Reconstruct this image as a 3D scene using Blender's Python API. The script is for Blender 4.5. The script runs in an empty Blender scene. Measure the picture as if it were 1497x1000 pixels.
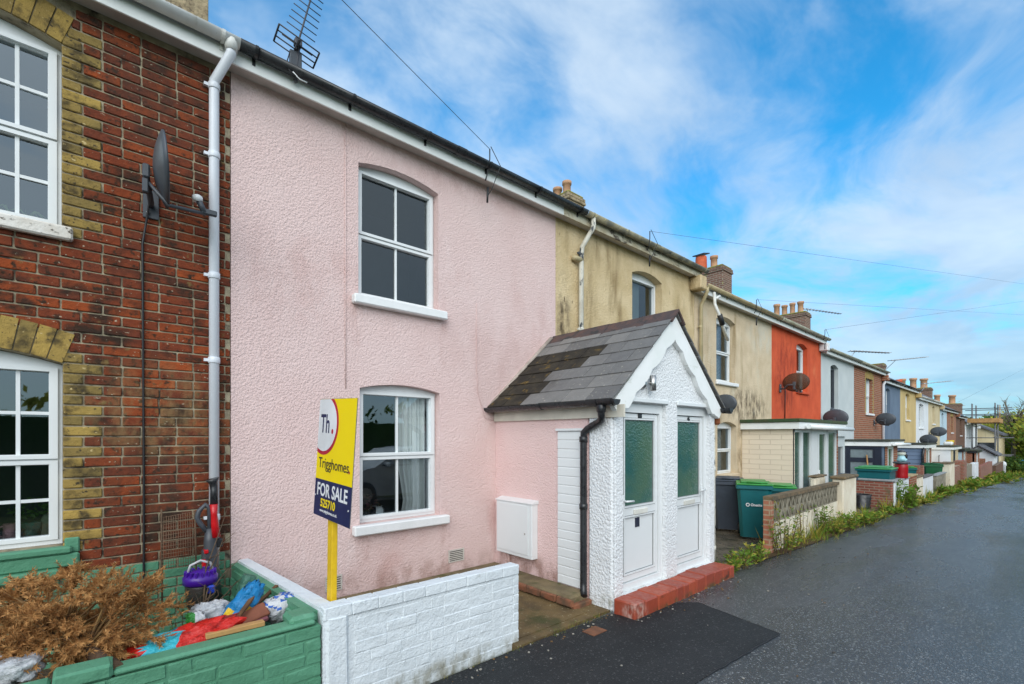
import bpy, bmesh, math, random
from mathutils import Vector, Matrix, noise
R = math.radians
rnd = random.Random(11)
U = rnd.uniform
S = bpy.context.scene
COL = S.collection
V = Vector

# ------------------------------------------------------------------ survey: camera calibration (metres, x along terrace, y=0 house fronts)
F_, VX, HY, CX = 695.0, 1530.0, 638.0, 748.5
TH = R(48.3528); DD = 4.6386; X0 = .9041; CZ = 1.72
CT, ST = math.cos(TH), math.sin(TH)
def _ray(px, py):
    u = (px - CX) / F_; v = (HY - py) / F_
    return V((CT + u * ST, ST - u * CT, v))
CAM = V((-X0, -DD, CZ))
def PY(px, py, y): d = _ray(px, py); return CAM + d * ((y + DD) / d.y)      # survey point on a plane y = const
def PX(px, py, x): d = _ray(px, py); return CAM + d * ((x + X0) / d.x)      # on a plane x = const
def PZ(px, py, z): d = _ray(px, py); return CAM + d * ((z - CZ) / d.z)      # on a level z = const
def gz(x):                                                                 # the lane falls gently away to the right
    t = x - 4.5
    return 0. if t <= 0 else (-.016 * t * t if t < 1 else -.032 * (t - .5))

# ------------------------------------------------------------------ materials
class G:
    def __init__(s, nt): s.nt = nt
    def n(s, t, ins=None, **props):
        nd = s.nt.nodes.new('ShaderNode' + t)
        for k, v in props.items(): setattr(nd, k, v)
        for k, v in (ins or {}).items(): s.set(nd.inputs[k], v)
        return nd
    def set(s, sock, v):
        if isinstance(v, bpy.types.NodeSocket): s.nt.links.new(v, sock)
        else:
            if isinstance(v, tuple) and sock.type == 'RGBA' and len(v) == 3: v = (*v, 1)
            sock.default_value = v
    def math(s, op, a, b=0.0, c=None):
        nd = s.n('Math', operation=op)
        s.set(nd.inputs[0], a); s.set(nd.inputs[1], b)
        if c is not None: s.set(nd.inputs[2], c)
        return nd.outputs[0]
    def mix(s, f, a, b, mode='MIX'):
        nd = s.n('Mix', data_type='RGBA', blend_type=mode)
        s.set(nd.inputs[0], f); s.set(nd.inputs[6], a); s.set(nd.inputs[7], b)
        return nd.outputs[2]
    def rng(s, v, a, b, c=0., d=1.):
        return s.n('MapRange', {0: v, 1: a, 2: b, 3: c, 4: d}, interpolation_type='SMOOTHSTEP').outputs[0]
    def noise(s, vec, sc, det=3., rough=.55, dist=0.):
        return s.n('TexNoise', {'Vector': vec, 'Scale': sc, 'Detail': det, 'Roughness': rough, 'Distortion': dist}).outputs[0]
    def scaled(s, vec, k):
        return s.n('VectorMath', {0: vec, 1: k}, operation='MULTIPLY').outputs[0]
def newmat(name):
    m = bpy.data.materials.new(name); m.use_nodes = True
    nt = m.node_tree; nt.nodes.clear()
    return m, G(nt), nt.nodes.new('ShaderNodeOutputMaterial')
MATS = {}
def M(name, c1, c2=None, sc=4., rough=.6, rv=0., bump=(), spec=.5, metal=0., spots=(), masks=(), island=None, det=4., alpha=None, coat=0., brick=None, trans=None):
    """c1/c2 noise-mixed paint; spots=(colour, scale, lo, hi, stretch); masks=(colour, centre, radius, noise scale, amount); bump=(kind, scale, distance)"""
    if name in MATS: return MATS[name]
    m, g, out = newmat(name)
    P = g.n('NewGeometry').outputs['Position']
    col = g.mix(g.rng(g.noise(P, sc, det), .32, .68), c1, c2 or tuple(x * .82 for x in c1))
    if island:
        ri = g.n('NewGeometry').outputs['Random Per Island']
        rp = g.n('ValToRGB', {0: ri}); e = rp.color_ramp.elements
        for i, c in enumerate(island):
            el = e[i] if i < 2 else e.new(.5)
            el.position = i / (len(island) - 1); el.color = (*c, 1)
        col = g.mix(.72, col, rp.outputs[0])
    hs = []
    if brick:
        cb, cm, bw, rh, mort = brick
        sx = g.n('SeparateXYZ', {0: P})
        cv = g.n('CombineXYZ', {0: g.math('ADD', sx.outputs[0], sx.outputs[1]), 1: sx.outputs[2]}).outputs[0]
        bt = g.n('TexBrick', {'Vector': cv, 'Color1': cb, 'Color2': tuple(x * (.55 if bw < .28 else .93) for x in cb), 'Mortar': cm, 'Scale': 1., 'Mortar Size': mort, 'Mortar Smooth': .1, 'Bias': -.2, 'Brick Width': bw, 'Row Height': rh})
        col = g.mix(.8, col, bt.outputs[0]); 
        hs.append((g.math('SUBTRACT', 1., bt.outputs[1]), .006))
    for c, s_, lo, hi, st in spots:
        col = g.mix(g.rng(g.noise(g.scaled(P, st), s_, 5., .6), lo, hi), col, c)
    for c, ce, ra, ns, am in masks:
        dv = g.n('VectorMath', {0: P, 1: ce}, operation='SUBTRACT').outputs[0]
        ln = g.n('VectorMath', {0: g.n('VectorMath', {0: dv, 1: ra}, operation='DIVIDE').outputs[0]}, operation='LENGTH').outputs['Value']
        f = g.math('MULTIPLY', g.rng(ln, 1., .35), g.rng(g.noise(g.scaled(P, (ns, ns, ns * .5)), 1., 5., .65), .38, .66))
        col = g.mix(g.math('MULTIPLY', f, am), col, c)
    b = g.n('BsdfPrincipled', {'Base Color': col, 'Roughness': rough, 'Metallic': metal, 'Specular IOR Level': spec, 'Coat Weight': coat})
    if rv: g.set(b.inputs['Roughness'], g.rng(g.noise(P, sc * 2.3, 4.), .3, .7, max(.02, rough - rv), min(1, rough + rv)))
    for kind, s_, d in bump:
        if kind == 'n': h = g.noise(P, s_, 4., .6)
        elif kind == 'v': h = g.math('SUBTRACT', 1., g.n('TexVoronoi', {'Vector': P, 'Scale': s_}, feature='SMOOTH_F1').outputs['Distance'])
        elif kind == 'z': h = g.noise(g.scaled(P, (.15, .15, 1)), s_, 2.)
        elif kind == 'x': h = g.noise(g.scaled(P, (1, 1, .12)), s_, 3.)
        hs.append((h, d))
    nrm = None
    for h, d in hs:
        bn = g.n('Bump', {'Height': h, 'Distance': d, 'Strength': 1.})
        if nrm: g.set(bn.inputs['Normal'], nrm)
        nrm = bn.outputs[0]
    if nrm: g.set(b.inputs['Normal'], nrm)
    sh = b.outputs[0]
    if trans:
        tl = g.n('BsdfTranslucent', {'Color': col}); sh = g.n('MixShader', {0: trans, 1: sh, 2: tl.outputs[0]}).outputs[0]
    if alpha is not None:
        tr = g.n('BsdfTransparent'); sh = g.n('MixShader', {0: alpha, 1: tr.outputs[0], 2: sh}).outputs[0]
    g.nt.links.new(sh, out.inputs[0])
    MATS[name] = m
    return m
def glass(name, tint=(.75, .8, .8), refl=1.0, wavy=0., base=.022):
    m, g, out = newmat(name)
    P = g.n('NewGeometry').outputs['Position']
    fr = g.n('Fresnel', {'IOR': 1.5})
    f = g.math('MINIMUM', g.math('ADD', g.math('MULTIPLY', fr.outputs[0], 1.25 * refl), base), 1.)
    gl = g.n('BsdfGlossy', {'Color': (.84, .95, 1.), 'Roughness': .015})
    tr = g.n('BsdfTransparent', {'Color': tint})
    bn = g.n('Bump', {'Height': g.noise(P, 1.6 if not wavy else 18, 2.), 'Distance': .004 if not wavy else wavy, 'Strength': .5})
    g.set(gl.inputs['Normal'], bn.outputs[0])
    g.nt.links.new(g.n('MixShader', {0: f, 1: tr.outputs[0], 2: gl.outputs[0]}).outputs[0], out.inputs[0])
    return m
def mesh_alpha(name, c, frac): return M(name, c, rough=.5, alpha=frac)

ROUGHCAST = (('v', 62, .008), ('n', 140, .006), ('n', 8, .002))
PINK = (.76, .58, .555)
m_pink = M('pink_render', PINK, (.73, .54, .515), sc=1.3, rough=.85, spec=.2, bump=ROUGHCAST,
           spots=(((.64, .42, .39), 1.1, .57, .8, (1, 1, .7)), ((.8, .64, .62), 3., .58, .8, (1, 1, .3))),
           masks=(((.44, .21, .18), (.55, 0, 3.2), (.9, .6, .6), 4, .22), ((.46, .24, .21), (3.2, 0, 3.1), (.9, .6, 1.3), 2.5, .12), ((.42, .21, .18), (3.85, 0, 2.9), (.55, .6, 1.1), 3.5, .2),
                  ((.30, .15, .11), (1.5, 0, .1), (2.5, .6, .32), 6, .55), ((.50, .29, .26), (2.7, 0, 2.7), (1.0, .5, .8), 2.5, .18), ((.40, .22, .19), (2.2, 0, 4.75), (2.2, .5, .25), 4, .35), ((.5, .3, .27), (1.2, 0, .66), (.12, .5, .5), 8, .5), ((.5, .3, .27), (2.18, 0, .6), (.10, .5, .5), 8, .5), ((.5, .3, .27), (1.12, 0, 2.95), (.08, .5, .5), 8, .4), ((.5, .3, .27), (2.16, 0, 2.9), (.08, .5, .6), 8, .4)))
m_pink2 = M('porch_pink_render', (.82, .61, .585), (.80, .575, .55), sc=1.6, rough=.85, spec=.2, bump=ROUGHCAST, masks=(((.30, .16, .12), (2.94, -.6, .12), (.5, 1.2, .3), 6, .7),))
m_white_rc = M('white_roughcast', (.80, .815, .825), (.76, .775, .785), sc=1.5, rough=.8, spec=.25, bump=(('v', 46, .012), ('n', 110, .005), ('n', 9, .005)),
               spots=(((.5, .48, .4), 3.2, .66, .85, (1, 1, .4)),), masks=(((.25, .24, .15), (3.0, -1.8, .0), (2.4, .5, .2), 9, .8),))
m_upvc = M('white_upvc', (.76, .785, .79), (.73, .755, .76), sc=2, rough=.28, spec=.5)
m_gloss_white = M('white_gloss_paint', (.88, .885, .87), (.80, .82, .79), sc=3, rough=.4, spots=(((.32, .36, .2), 6, .62, .8, (1, 1, 2)),))
m_soffit = M('soffit_paint', (.62, .58, .52), (.5, .46, .42), sc=4, rough=.6)
m_sill = M('white_sill_paint', (.82, .82, .82), (.76, .77, .77), sc=5, rough=.5, bump=(('n', 30, .003),), spots=(((.45, .42, .36), 9, .68, .82, (1, 1, 1)),))
m_old_sill = M('flaking_sill', (.74, .71, .66), (.6, .55, .48), sc=6, rough=.8, bump=(('n', 40, .006),), spots=(((.10, .08, .06), 22, .58, .68, (1, 1, 1)), ((.3, .22, .12), 9, .6, .75, (1, 1, 1))))
m_black = M('black_pvc', (.014, .015, .018), (.025, .027, .03), sc=7, rough=.32, rv=.1)
m_gutter_white = M('dirty_white_pvc', (.72, .72, .70), (.6, .58, .5), sc=3, rough=.4, spots=(((.24, .18, .09), 5, .58, .75, (1, 1, 1)), ((.1, .11, .07), 13, .64, .76, (1, 1, 1))))
m_pipe_white = M('white_pipe_pvc', (.70, .73, .78), (.66, .69, .74), sc=3, rough=.35)
m_lichen = M('lichen_iron', (.17, .17, .14), (.36, .33, .22), sc=7, rough=.85, bump=(('n', 40, .006),), spots=(((.48, .42, .22), 12, .56, .68, (1, 1, 1)), ((.05, .06, .07), 6, .58, .7, (1, 1, 1))))
m_peel = M('peeling_white_pipe', (.68, .66, .58), (.55, .52, .44), sc=8, rough=.7, bump=(('n', 30, .004),), spots=(((.06, .07, .08), 9, .57, .63, (1, 1, .5)), ((.35, .18, .08), 14, .66, .72, (1, 1, 1))))
m_beige_pipe = M('beige_pipe', (.46, .38, .22), (.36, .30, .17), sc=6, rough=.6)
DARKST = (.07, .05, .035)
m_beige = M('ochre_render', (.68, .54, .335), (.55, .42, .235), sc=2.2, rough=.9, spec=.15, bump=(('v', 40, .008), ('n', 80, .008)),
            spots=(((.30, .215, .11), 2.6, .5, .72, (1, 1, .22)), ((.62, .5, .32), 3.5, .58, .8, (1, 1, .5)), ((.17, .12, .07), 11, .63, .75, (1, 1, .4))),
            masks=((DARKST, (4.22, 0, 3.0), (.22, .5, 1.3), 7, .95), ((.12, .085, .05), (4.4, 0, 2.6), (.5, .5, .9), 6, .9), ((.16, .11, .06), (5.2, 0, 2.7), (1.0, .5, .8), 5, .75)))
m_beige2 = M('buff_render', (.70, .57, .40), (.58, .46, .31), sc=1.8, rough=.9, spec=.15, bump=(('v', 40, .008), ('n', 80, .008)),
             spots=(((.36, .26, .14), 2.6, .52, .74, (1, 1, .14)), ((.62, .55, .42), 2, .56, .7, (1, 1, .8))),
             masks=((DARKST, (10.55, 0, 2.4), (1.6, .5, .55), 7, .85), ((.2, .14, .08), (10.2, 0, 1.2), (.25, .5, 1.8), 7, .7), ((.60, .57, .48), (11.4, 0, 4.15), (1.1, .5, .6), 2, .9)))
m_orange = M('orange_render', (.66, .115, .045), (.55, .085, .034), sc=2, rough=.85, spec=.2, bump=(('n', 70, .006),),
             spots=(((.30, .05, .03), 3.2, .55, .75, (1, 1, .16)), ((.68, .2, .09), 2.5, .6, .8, (1, 1, .5))), masks=(((.2, .03, .02), (13, 0, 3.3), (1.1, .5, 1.5), 6, .6),))
m_palegrey = M('pale_grey_render', (.56, .60, .60), (.50, .545, .55), sc=1.5, rough=.85, spec=.2, bump=(('n', 60, .005),))
m_bluegrey = M('slate_blue_render', (.15, .20, .27), (.12, .165, .23), sc=1.5, rough=.8, spec=.2)
m_yellow_r = M('cream_yellow_render', (.62, .47, .22), (.54, .40, .18), sc=1.2, rough=.85, spec=.2, spots=(((.40, .29, .13), 2, .58, .78, (1, 1, .12)),))
m_white_r = M('white_render', (.74, .76, .78), (.66, .69, .71), sc=1.2, rough=.8, spec=.2)
m_cream_r = M('cream_render', (.62, .52, .33), (.54, .44, .27), sc=1.2, rough=.85, spec=.2, spots=(((.35, .28, .16), 1.8, .6, .8, (1, 1, .1)),))
m_paleblue = M('pale_blue_render', (.50, .63, .70), (.45, .58, .66), sc=1.2, rough=.8, spec=.2)
m_brick_far = M('red_brickwork', (.30, .10, .055), (.2, .065, .04), sc=3, rough=.9, spec=.15, brick=((.36, .115, .06), (.36, .30, .22), .225, .075, .012))
m_brick_dark = M('brown_brickwork', (.14, .06, .04), (.09, .04, .03), sc=3, rough=.9, spec=.15, brick=((.17, .07, .045), (.2, .17, .13), .225, .075, .012))
m_yellow_brick = M('yellow_brickwork', (.42, .30, .11), (.3, .21, .08), sc=6, rough=.9, spec=.15)
m_redbrick = M('red_bricks', (.34, .075, .024), (.15, .038, .02), sc=14, rough=.88, spec=.15, island=((.09, .032, .022), (.34, .072, .02), (.18, .042, .02), (.44, .10, .026), (.26, .056, .02), (.12, .038, .024)),
               bump=(('n', 45, .008), ('n', 150, .004)), spots=(((.04, .025, .018), 3., .48, .66, (1, 1, 1.3)), ((.05, .028, .018), 19, .54, .66, (1, 1, 1)), ((.50, .42, .30), 38, .655, .70, (1, 1, 1.4)), ((.20, .13, .05), 9, .62, .74, (1, 1, 1))), masks=(((.05, .035, .026), (-.35, 0, 1.25), (.8, .6, .9), 4, .75), ((.05, .035, .028), (-.5, 0, 4.5), (1.4, .6, .7), 3, .7), ((.30, .20, .09), (-.5, 0, 1.9), (.7, .6, .5), 9, .5)))
m_ybrick = M('yellow_bricks', (.42, .28, .075), (.24, .165, .055), sc=9, rough=.88, spec=.15, island=((.46, .31, .085), (.29, .2, .065), (.38, .25, .065), (.21, .155, .06)),
             bump=(('n', 45, .008), ('n', 150, .004)), spots=(((.08, .06, .03), 7, .46, .66, (1, 1, 1)), ((.055, .045, .03), 30, .6, .68, (1, 1, 1)), ((.55, .42, .2), 22, .64, .72, (1, 1, 1))))
m_mortar = M('lime_mortar', (.42, .36, .25), (.24, .2, .14), sc=7, rough=.95, spec=.1, bump=(('n', 60, .006),), spots=(((.06, .05, .04), 5, .52, .66, (1, 1, 1)),))
GREEN = (.105, .29, .18)
m_green = M('green_masonry_paint', GREEN, (.085, .25, .15), sc=3, rough=.55, spec=.3, bump=(('n', 22, .008), ('n', 90, .002)), spots=(((.15, .35, .23), 7, .6, .78, (1, 1, 1)), ((.05, .10, .06), 12, .68, .8, (1, 1, 1))))
m_green_top = m_green
m_whitebrick = M('white_masonry_paint', (.74, .79, .82), (.67, .72, .75), sc=3, rough=.6, spec=.3, bump=(('n', 18, .01), ('n', 60, .006)), spots=(((.42, .42, .38), 9, .68, .8, (1, 1, .6)),), masks=(((.22, .2, .13), (1., -1.75, .0), (2., .5, .13), 9, .8),))
m_slate = M('roof_slate', (.17, .165, .16), (.09, .088, .086), sc=7, rough=.62, spec=.4, island=((.09, .088, .09), (.19, .185, .175), (.13, .128, .128), (.16, .155, .148), (.235, .225, .21)),
            bump=(('n', 25, .006), ('n', 90, .003)), spots=(((.22, .20, .17), 5, .6, .74, (1, 1, 1)), ((.34, .32, .27), 26, .62, .70, (1, 1, 1))),
            masks=(((.035, .028, .018), (3.1, -.2, 2.3), (.5, .9, .5), 5, .9),))
m_slate_moss = M('mossy_roof_slate', (.05, .042, .03), (.028, .024, .02), sc=7, rough=.9, spec=.2, bump=(('n', 25, .01), ('n', 70, .006)), spots=(((.20, .125, .03), 9, .58, .74, (1, 1, 1)), ((.33, .3, .24), 60, .7, .75, (1, 1, 1))))
m_roof = M('slate_roofing', (.10, .10, .115), (.07, .07, .08), sc=6, rough=.6, brick=((.12, .12, .135), (.03, .03, .03), .3, .2, .008))
m_ridge = M('ridge_tile', (.10, .055, .045), (.06, .045, .045), sc=9, rough=.8, bump=(('n', 40, .005),), spots=(((.03, .03, .03), 6, .5, .65, (1, 1, 1)),))
m_tile = M('quarry_tile', (.38, .07, .032), (.28, .05, .025), sc=8, rough=.5, rv=.1, island=((.40, .075, .032), (.28, .052, .028), (.35, .062, .03)), bump=(('n', 20, .004),), spots=(((.2, .04, .025), 7, .62, .74, (1, 1, 1)), ((.6, .42, .36), 14, .70, .78, (1, 1, 1)), ((.09, .035, .02), 5, .55, .72, (1, 1, 2))), masks=(((.58, .40, .34), (2.95, -2.07, .05), (.2, .2, .14), 22, .8), ((.10, .07, .03), (4., -2.09, .0), (1.6, .3, .07), 9, .9)))
m_chim = M('chimney_brick', (.20, .10, .07), (.14, .07, .05), sc=5, rough=.9, brick=((.22, .105, .07), (.3, .26, .2), .225, .075, .012), spots=(((.30, .29, .12), 6, .6, .74, (1, 1, 1)), ((.05, .05, .05), 4, .6, .75, (1, 1, 1))))
m_chim_stone = M('chimney_stone', (.42, .33, .2), (.26, .2, .12), sc=12, rough=.95, bump=(('v', 9, .03), ('n', 30, .02)), spots=(((.12, .09, .06), 12, .55, .68, (1, 1, 1)),))
m_pot = M('chimney_pot_clay', (.52, .30, .17), (.42, .22, .12), sc=8, rough=.8)
m_pot_red = M('chimney_pot_red', (.62, .12, .04), (.5, .09, .03), sc=8, rough=.7)
m_moss = M('lichen_cap', (.34, .30, .06), (.16, .15, .07), sc=14, rough=1., bump=(('n', 40, .02),))
m_glass = glass('window_glass', (.55, .6, .6))
m_glass_sky = glass('old_window_glass', (.78, .82, .83), 1.5, 0., .07)
m_steel_tube = M('dull_scaffold_tube', (.16, .165, .17), (.10, .10, .105), sc=5, rough=.6)
m_glass_dark = M('dark_window_glass', (.03, .036, .04), rough=.06, spec=.7)
m_glass_door = M('obscure_door_glass', (.03, .115, .11), (.075, .15, .10), sc=2, rough=.15, spec=1., bump=(('v', 55, .003), ('n', 20, .002)))  # greens of the reflected hedge are put into the base colour
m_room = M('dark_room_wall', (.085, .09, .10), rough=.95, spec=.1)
m_blind = M('blind_cloth', (.50, .56, .57), (.44, .5, .51), rough=.8)
m_curtain = M('pale_curtain', (.84, .86, .84), (.76, .79, .77), sc=3, rough=.9, spec=.1)
m_blueprt = M('pale_print_curtain', (.68, .74, .8), (.3, .4, .55), sc=30, rough=.9, spec=.1)
m_alu = M('aluminium', (.45, .46, .47), (.36, .37, .38), sc=12, rough=.4, metal=.9)
m_steel = M('brushed_steel', (.55, .54, .52), rough=.3, metal=1.)
m_grey = M('dish_grey', (.065, .075, .09), (.05, .058, .07), sc=6, rough=.45, spots=(((.10, .11, .12), 22, .62, .72, (1, 1, 1)),))
m_cable = M('black_cable', (.01, .01, .012), rough=.5)
m_wire = M('overhead_wire', (.07, .085, .11), rough=.6)
m_asphalt = None

# ------------------------------------------------------------------ mesh building
def root_loc(p):
    l = V((0, 0, 0))
    while p: l = l + p.location; p = p.parent
    return l
class MB:
    def __init__(s): s.v = []; s.f = []; s.m = []; s.s = []
    def add(s, vs, fs, mat=0, smooth=False):
        o = len(s.v); s.v += [tuple(v) for v in vs]
        for f in fs: s.f.append(tuple(i + o for i in f)); s.m.append(mat); s.s.append(smooth)
        return s
    def cbox(s, c, h, bev=0., mat=0, mx=None, jit=0.):
        """chamfered box: centre, half sizes; mx = 3x3 orientation"""
        hx, hy, hz = h
        bev = min(bev, hx * .9, hy * .9, hz * .9)
        vs = []; idx = {}
        for sx in (-1, 1):
            for sy in (-1, 1):
                for sz in (-1, 1):
                    if bev <= 0:
                        idx[sx, sy, sz] = [len(vs)] * 3; vs.append(V((sx * hx, sy * hy, sz * hz)))
                    else:
                        idx[sx, sy, sz] = [len(vs), len(vs) + 1, len(vs) + 2]
                        vs += [V((sx * hx, sy * (hy - bev), sz * (hz - bev))), V((sx * (hx - bev), sy * hy, sz * (hz - bev))), V((sx * (hx - bev), sy * (hy - bev), sz * hz))]
        fs = []
        for ax in range(3):
            for sg in (-1, 1):
                q = []
                for a, b in ((-1, -1), (1, -1), (1, 1), (-1, 1)):
                    k = [a, b]; k.insert(ax, sg); q.append(idx[tuple(k)][ax])
                flip = (sg < 0) != (ax == 1)
                fs.append(tuple(reversed(q)) if flip else tuple(q))
        if bev > 0:
            for ax in range(3):
                o1, o2 = [i for i in range(3) if i != ax]
                for s1 in (-1, 1):
                    for s2 in (-1, 1):
                        def k(e): 
                            t = [0, 0, 0]; t[ax] = e; t[o1] = s1; t[o2] = s2; return tuple(t)
                        fs.append((idx[k(-1)][o1], idx[k(1)][o1], idx[k(1)][o2], idx[k(-1)][o2]))
            for k in idx.values(): fs.append(tuple(k))
        if jit: vs = [v + V((U(-jit, jit), U(-jit, jit), U(-jit, jit))) for v in vs]
        c = V(c)
        if mx: vs = [mx @ v for v in vs]
        return s.add([v + c for v in vs], fs, mat)
    def box(s, x0, x1, y0, y1, z0, z1, mat=0, bev=0.):
        return s.cbox(((x0 + x1) / 2, (y0 + y1) / 2, (z0 + z1) / 2), (abs(x1 - x0) / 2, abs(y1 - y0) / 2, abs(z1 - z0) / 2), bev, mat)
    def tube(s, pts, r, seg=8, mat=0, caps=True, smooth=True):
        pts = [V(p) for p in pts]; n = len(pts)
        rs = r if isinstance(r, (list, tuple)) else [r] * n
        t0 = (pts[1] - pts[0]).normalized()
        u = t0.orthogonal().normalized()
        vs = []
        for i, p in enumerate(pts):
            t = ((pts[min(i + 1, n - 1)] - p).normalized() + (p - pts[max(i - 1, 0)]).normalized())
            t = t.normalized() if t.length > 1e-6 else t0
            u = (u - t * u.dot(t)); u = u.normalized() if u.length > 1e-6 else t.orthogonal().normalized()
            w = t.cross(u)
            for k in range(seg):
                a = 2 * math.pi * k / seg
                vs.append(p + (u * math.cos(a) + w * math.sin(a)) * rs[i])
        fs = [(i * seg + k, i * seg + (k + 1) % seg, (i + 1) * seg + (k + 1) % seg, (i + 1) * seg + k) for i in range(n - 1) for k in range(seg)]
        s.add(vs, fs, mat, smooth)
        if caps: 
            o = len(s.v) - len(vs)
            s.f += [tuple(o + k for k in reversed(range(seg))), tuple(o + (n - 1) * seg + k for k in range(seg))]; s.m += [mat] * 2; s.s += [False] * 2
        return s
    def lathe(s, c, prof, seg=20, mat=0, smooth=True, sx=1., mx=None):
        c = V(c); vs = []
        for r, z in prof:
            for k in range(seg):
                a = 2 * math.pi * k / seg
                p = V((r * math.cos(a) * sx, r * math.sin(a), z)); vs.append(c + (mx @ p if mx else p))
        n = len(prof)
        fs = [(i * seg + k, i * seg + (k + 1) % seg, (i + 1) * seg + (k + 1) % seg, (i + 1) * seg + k) for i in range(n - 1) for k in range(seg)]
        fs.append(tuple(range(seg - 1, -1, -1))); fs.append(tuple((n - 1) * seg + k for k in range(seg)))
        o = len(s.v); s.add(vs, fs[:-2], mat, smooth); s.f += [tuple(i + o for i in f) for f in fs[-2:]]; s.m += [mat] * 2; s.s += [False] * 2
        return s
    def prism(s, poly, fn, lo, hi, mat=0):
        """poly = 2-d outline, fn(a, b, depth) -> point; capped both ends"""
        n = len(poly)
        vs = [fn(a, b, lo) for a, b in poly] + [fn(a, b, hi) for a, b in poly]
        fs = [tuple(range(n)), tuple(range(2 * n - 1, n - 1, -1))] + [(i, i + n, (i + 1) % n + n, (i + 1) % n) for i in range(n)]
        return s.add(vs, fs, mat)
    def quad(s, a, b, c, d, mat=0): return s.add([a, b, c, d], [(0, 1, 2, 3)], mat)
    def panel(s, outline, holes, fn, lo, hi, mat=0):
        """flat plate with holes, lo..hi = depth range passed to fn"""
        cu = bpy.data.curves.new('outline', 'CURVE'); cu.dimensions = '2D'; cu.fill_mode = 'BOTH'; cu.extrude = abs(hi - lo) / 2
        for lp in [outline] + list(holes):
            sp = cu.splines.new('POLY'); sp.points.add(len(lp) - 1); sp.use_cyclic_u = True
            for p, (a, b) in zip(sp.points, lp): p.co = (a, b, 0, 1)
        return s._curve(cu, fn, (lo + hi) / 2, mat)
    def _curve(s, cu, fn, mid, mat):
        ob = bpy.data.objects.new('outline', cu); me = bpy.data.meshes.new_from_object(ob)
        s.add([fn(v.co.x, v.co.y, mid + v.co.z) for v in me.vertices], [tuple(p.vertices) for p in me.polygons], mat)
        bpy.data.objects.remove(ob); bpy.data.curves.remove(cu); bpy.data.meshes.remove(me)
        return s
    def text(s, txt, fn, size, x, y, depth=.001, mat=0, align='LEFT', bold=0., sx=1.):
        cu = bpy.data.curves.new('lettering', 'FONT'); cu.body = txt; cu.size = size; cu.align_x = align; cu.extrude = depth; cu.offset = bold; cu.resolution_u = 4
        return s._curve(cu, lambda a, b, d: fn(x + a * sx, y + b, d), 0, mat)
    def build(s, name, mats, parent=None, label=None):
        me = bpy.data.meshes.new(name)
        l = root_loc(parent)
        me.from_pydata([(x - l.x, y - l.y, z - l.z) for x, y, z in s.v], [], s.f)
        for m in (mats if isinstance(mats, (list, tuple)) else [mats]): me.materials.append(m)
        me.polygons.foreach_set('material_index', s.m); me.polygons.foreach_set('use_smooth', s.s)
        bm = bmesh.new(); bm.from_mesh(me); bmesh.ops.recalc_face_normals(bm, faces=bm.faces) if len(s.f) < 9000 else None; bm.to_mesh(me); bm.free()
        me.update()
        o = bpy.data.objects.new(name, me); COL.objects.link(o)
        if parent: o.parent = parent
        if label: o['label'] = label
        return o
def tag(o, label=None, cat=None, group=None, kind=None):
    for k, v in (('label', label), ('category', cat), ('group', group), ('kind', kind)):
        if v: o[k] = v
    return o
def thing(name, label, cat, loc=(0, 0, 0), group=None):
    o = bpy.data.objects.new(name, None); COL.objects.link(o); o.location = loc; o.empty_display_size = .2
    return tag(o, label, cat, group)
def dup(o, loc, rz=0., label=None, group=None, scale=None):
    def cp(a, par):
        c = a.copy(); COL.objects.link(c); c.parent = par
        for ch in list(a.children): cp(ch, c)
        return c
    r = cp(o, None); r.location = loc; r.rotation_euler = (0, 0, rz)
    if scale: r.scale = (scale,) * 3
    return tag(r, label, None, group)
XZ = lambda a, b, d: V((a, d, b))            # facade plane: depth = y
def YZ(x): return lambda a, b, d: V((x + d, a, b))
def arch(xa, xb, za, zb, rise, n=9):
    """opening outline with a segmental arched head (rise above zb)"""
    pts = [(xa, za), (xb, za)]
    if rise <= 0: return pts + [(xb, zb), (xa, zb)]
    for i in range(n + 1):
        t = i / n; pts.append((xb + (xa - xb) * t, zb + rise * 4 * t * (1 - t)))
    return pts
def rect(xa, xb, za, zb): return [(xa, za), (xb, za), (xb, zb), (xa, zb)]

def bricks(mb, u0, u1, w0, w1, fn, pitch=.075, L=.215, J=.011, D=.05, proud=.006, skip=lambda r, a, b: [], matf=None, jit=.0015, off=0., bev=.005, phase=0):
    """courses of separate bricks; fn(u, w, outwards) -> point; skip(row z, ...) gives u intervals left out"""
    n = int((w1 - w0) / pitch + .5)
    ex = fn(1, 0, 0) - fn(0, 0, 0); ez = fn(0, 1, 0) - fn(0, 0, 0); ed = fn(0, 0, 1) - fn(0, 0, 0)
    mx = Matrix((ex, ed, ez)).transposed()
    for r in range(n):
        za = w0 + r * pitch; zb = min(za + pitch - J, w1)
        u = u0 - (L / 2 if (r + phase) % 2 else 0) - off
        cuts = skip(r, za, zb)
        while u < u1:
            l = L if rnd.random() < .86 else L * .5 - J / 2
            segs = [(max(u, u0), min(u + l, u1))]
            for ca, cb in cuts:
                segs = [q for a, b in segs for q in ((a, min(b, ca)), (max(a, cb), b)) if q[1] - q[0] > .03]
            for a, b in segs:
                if b - a < .03: continue
                c = fn((a + b) / 2, (za + zb) / 2, proud - D / 2 + U(-.002, .002))
                mb.cbox(c, ((b - a) / 2, D / 2, (zb - za) / 2), bev, matf(a, b, za) if matf else 0, mx, jit)
            u += l + J
    return mb

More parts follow.
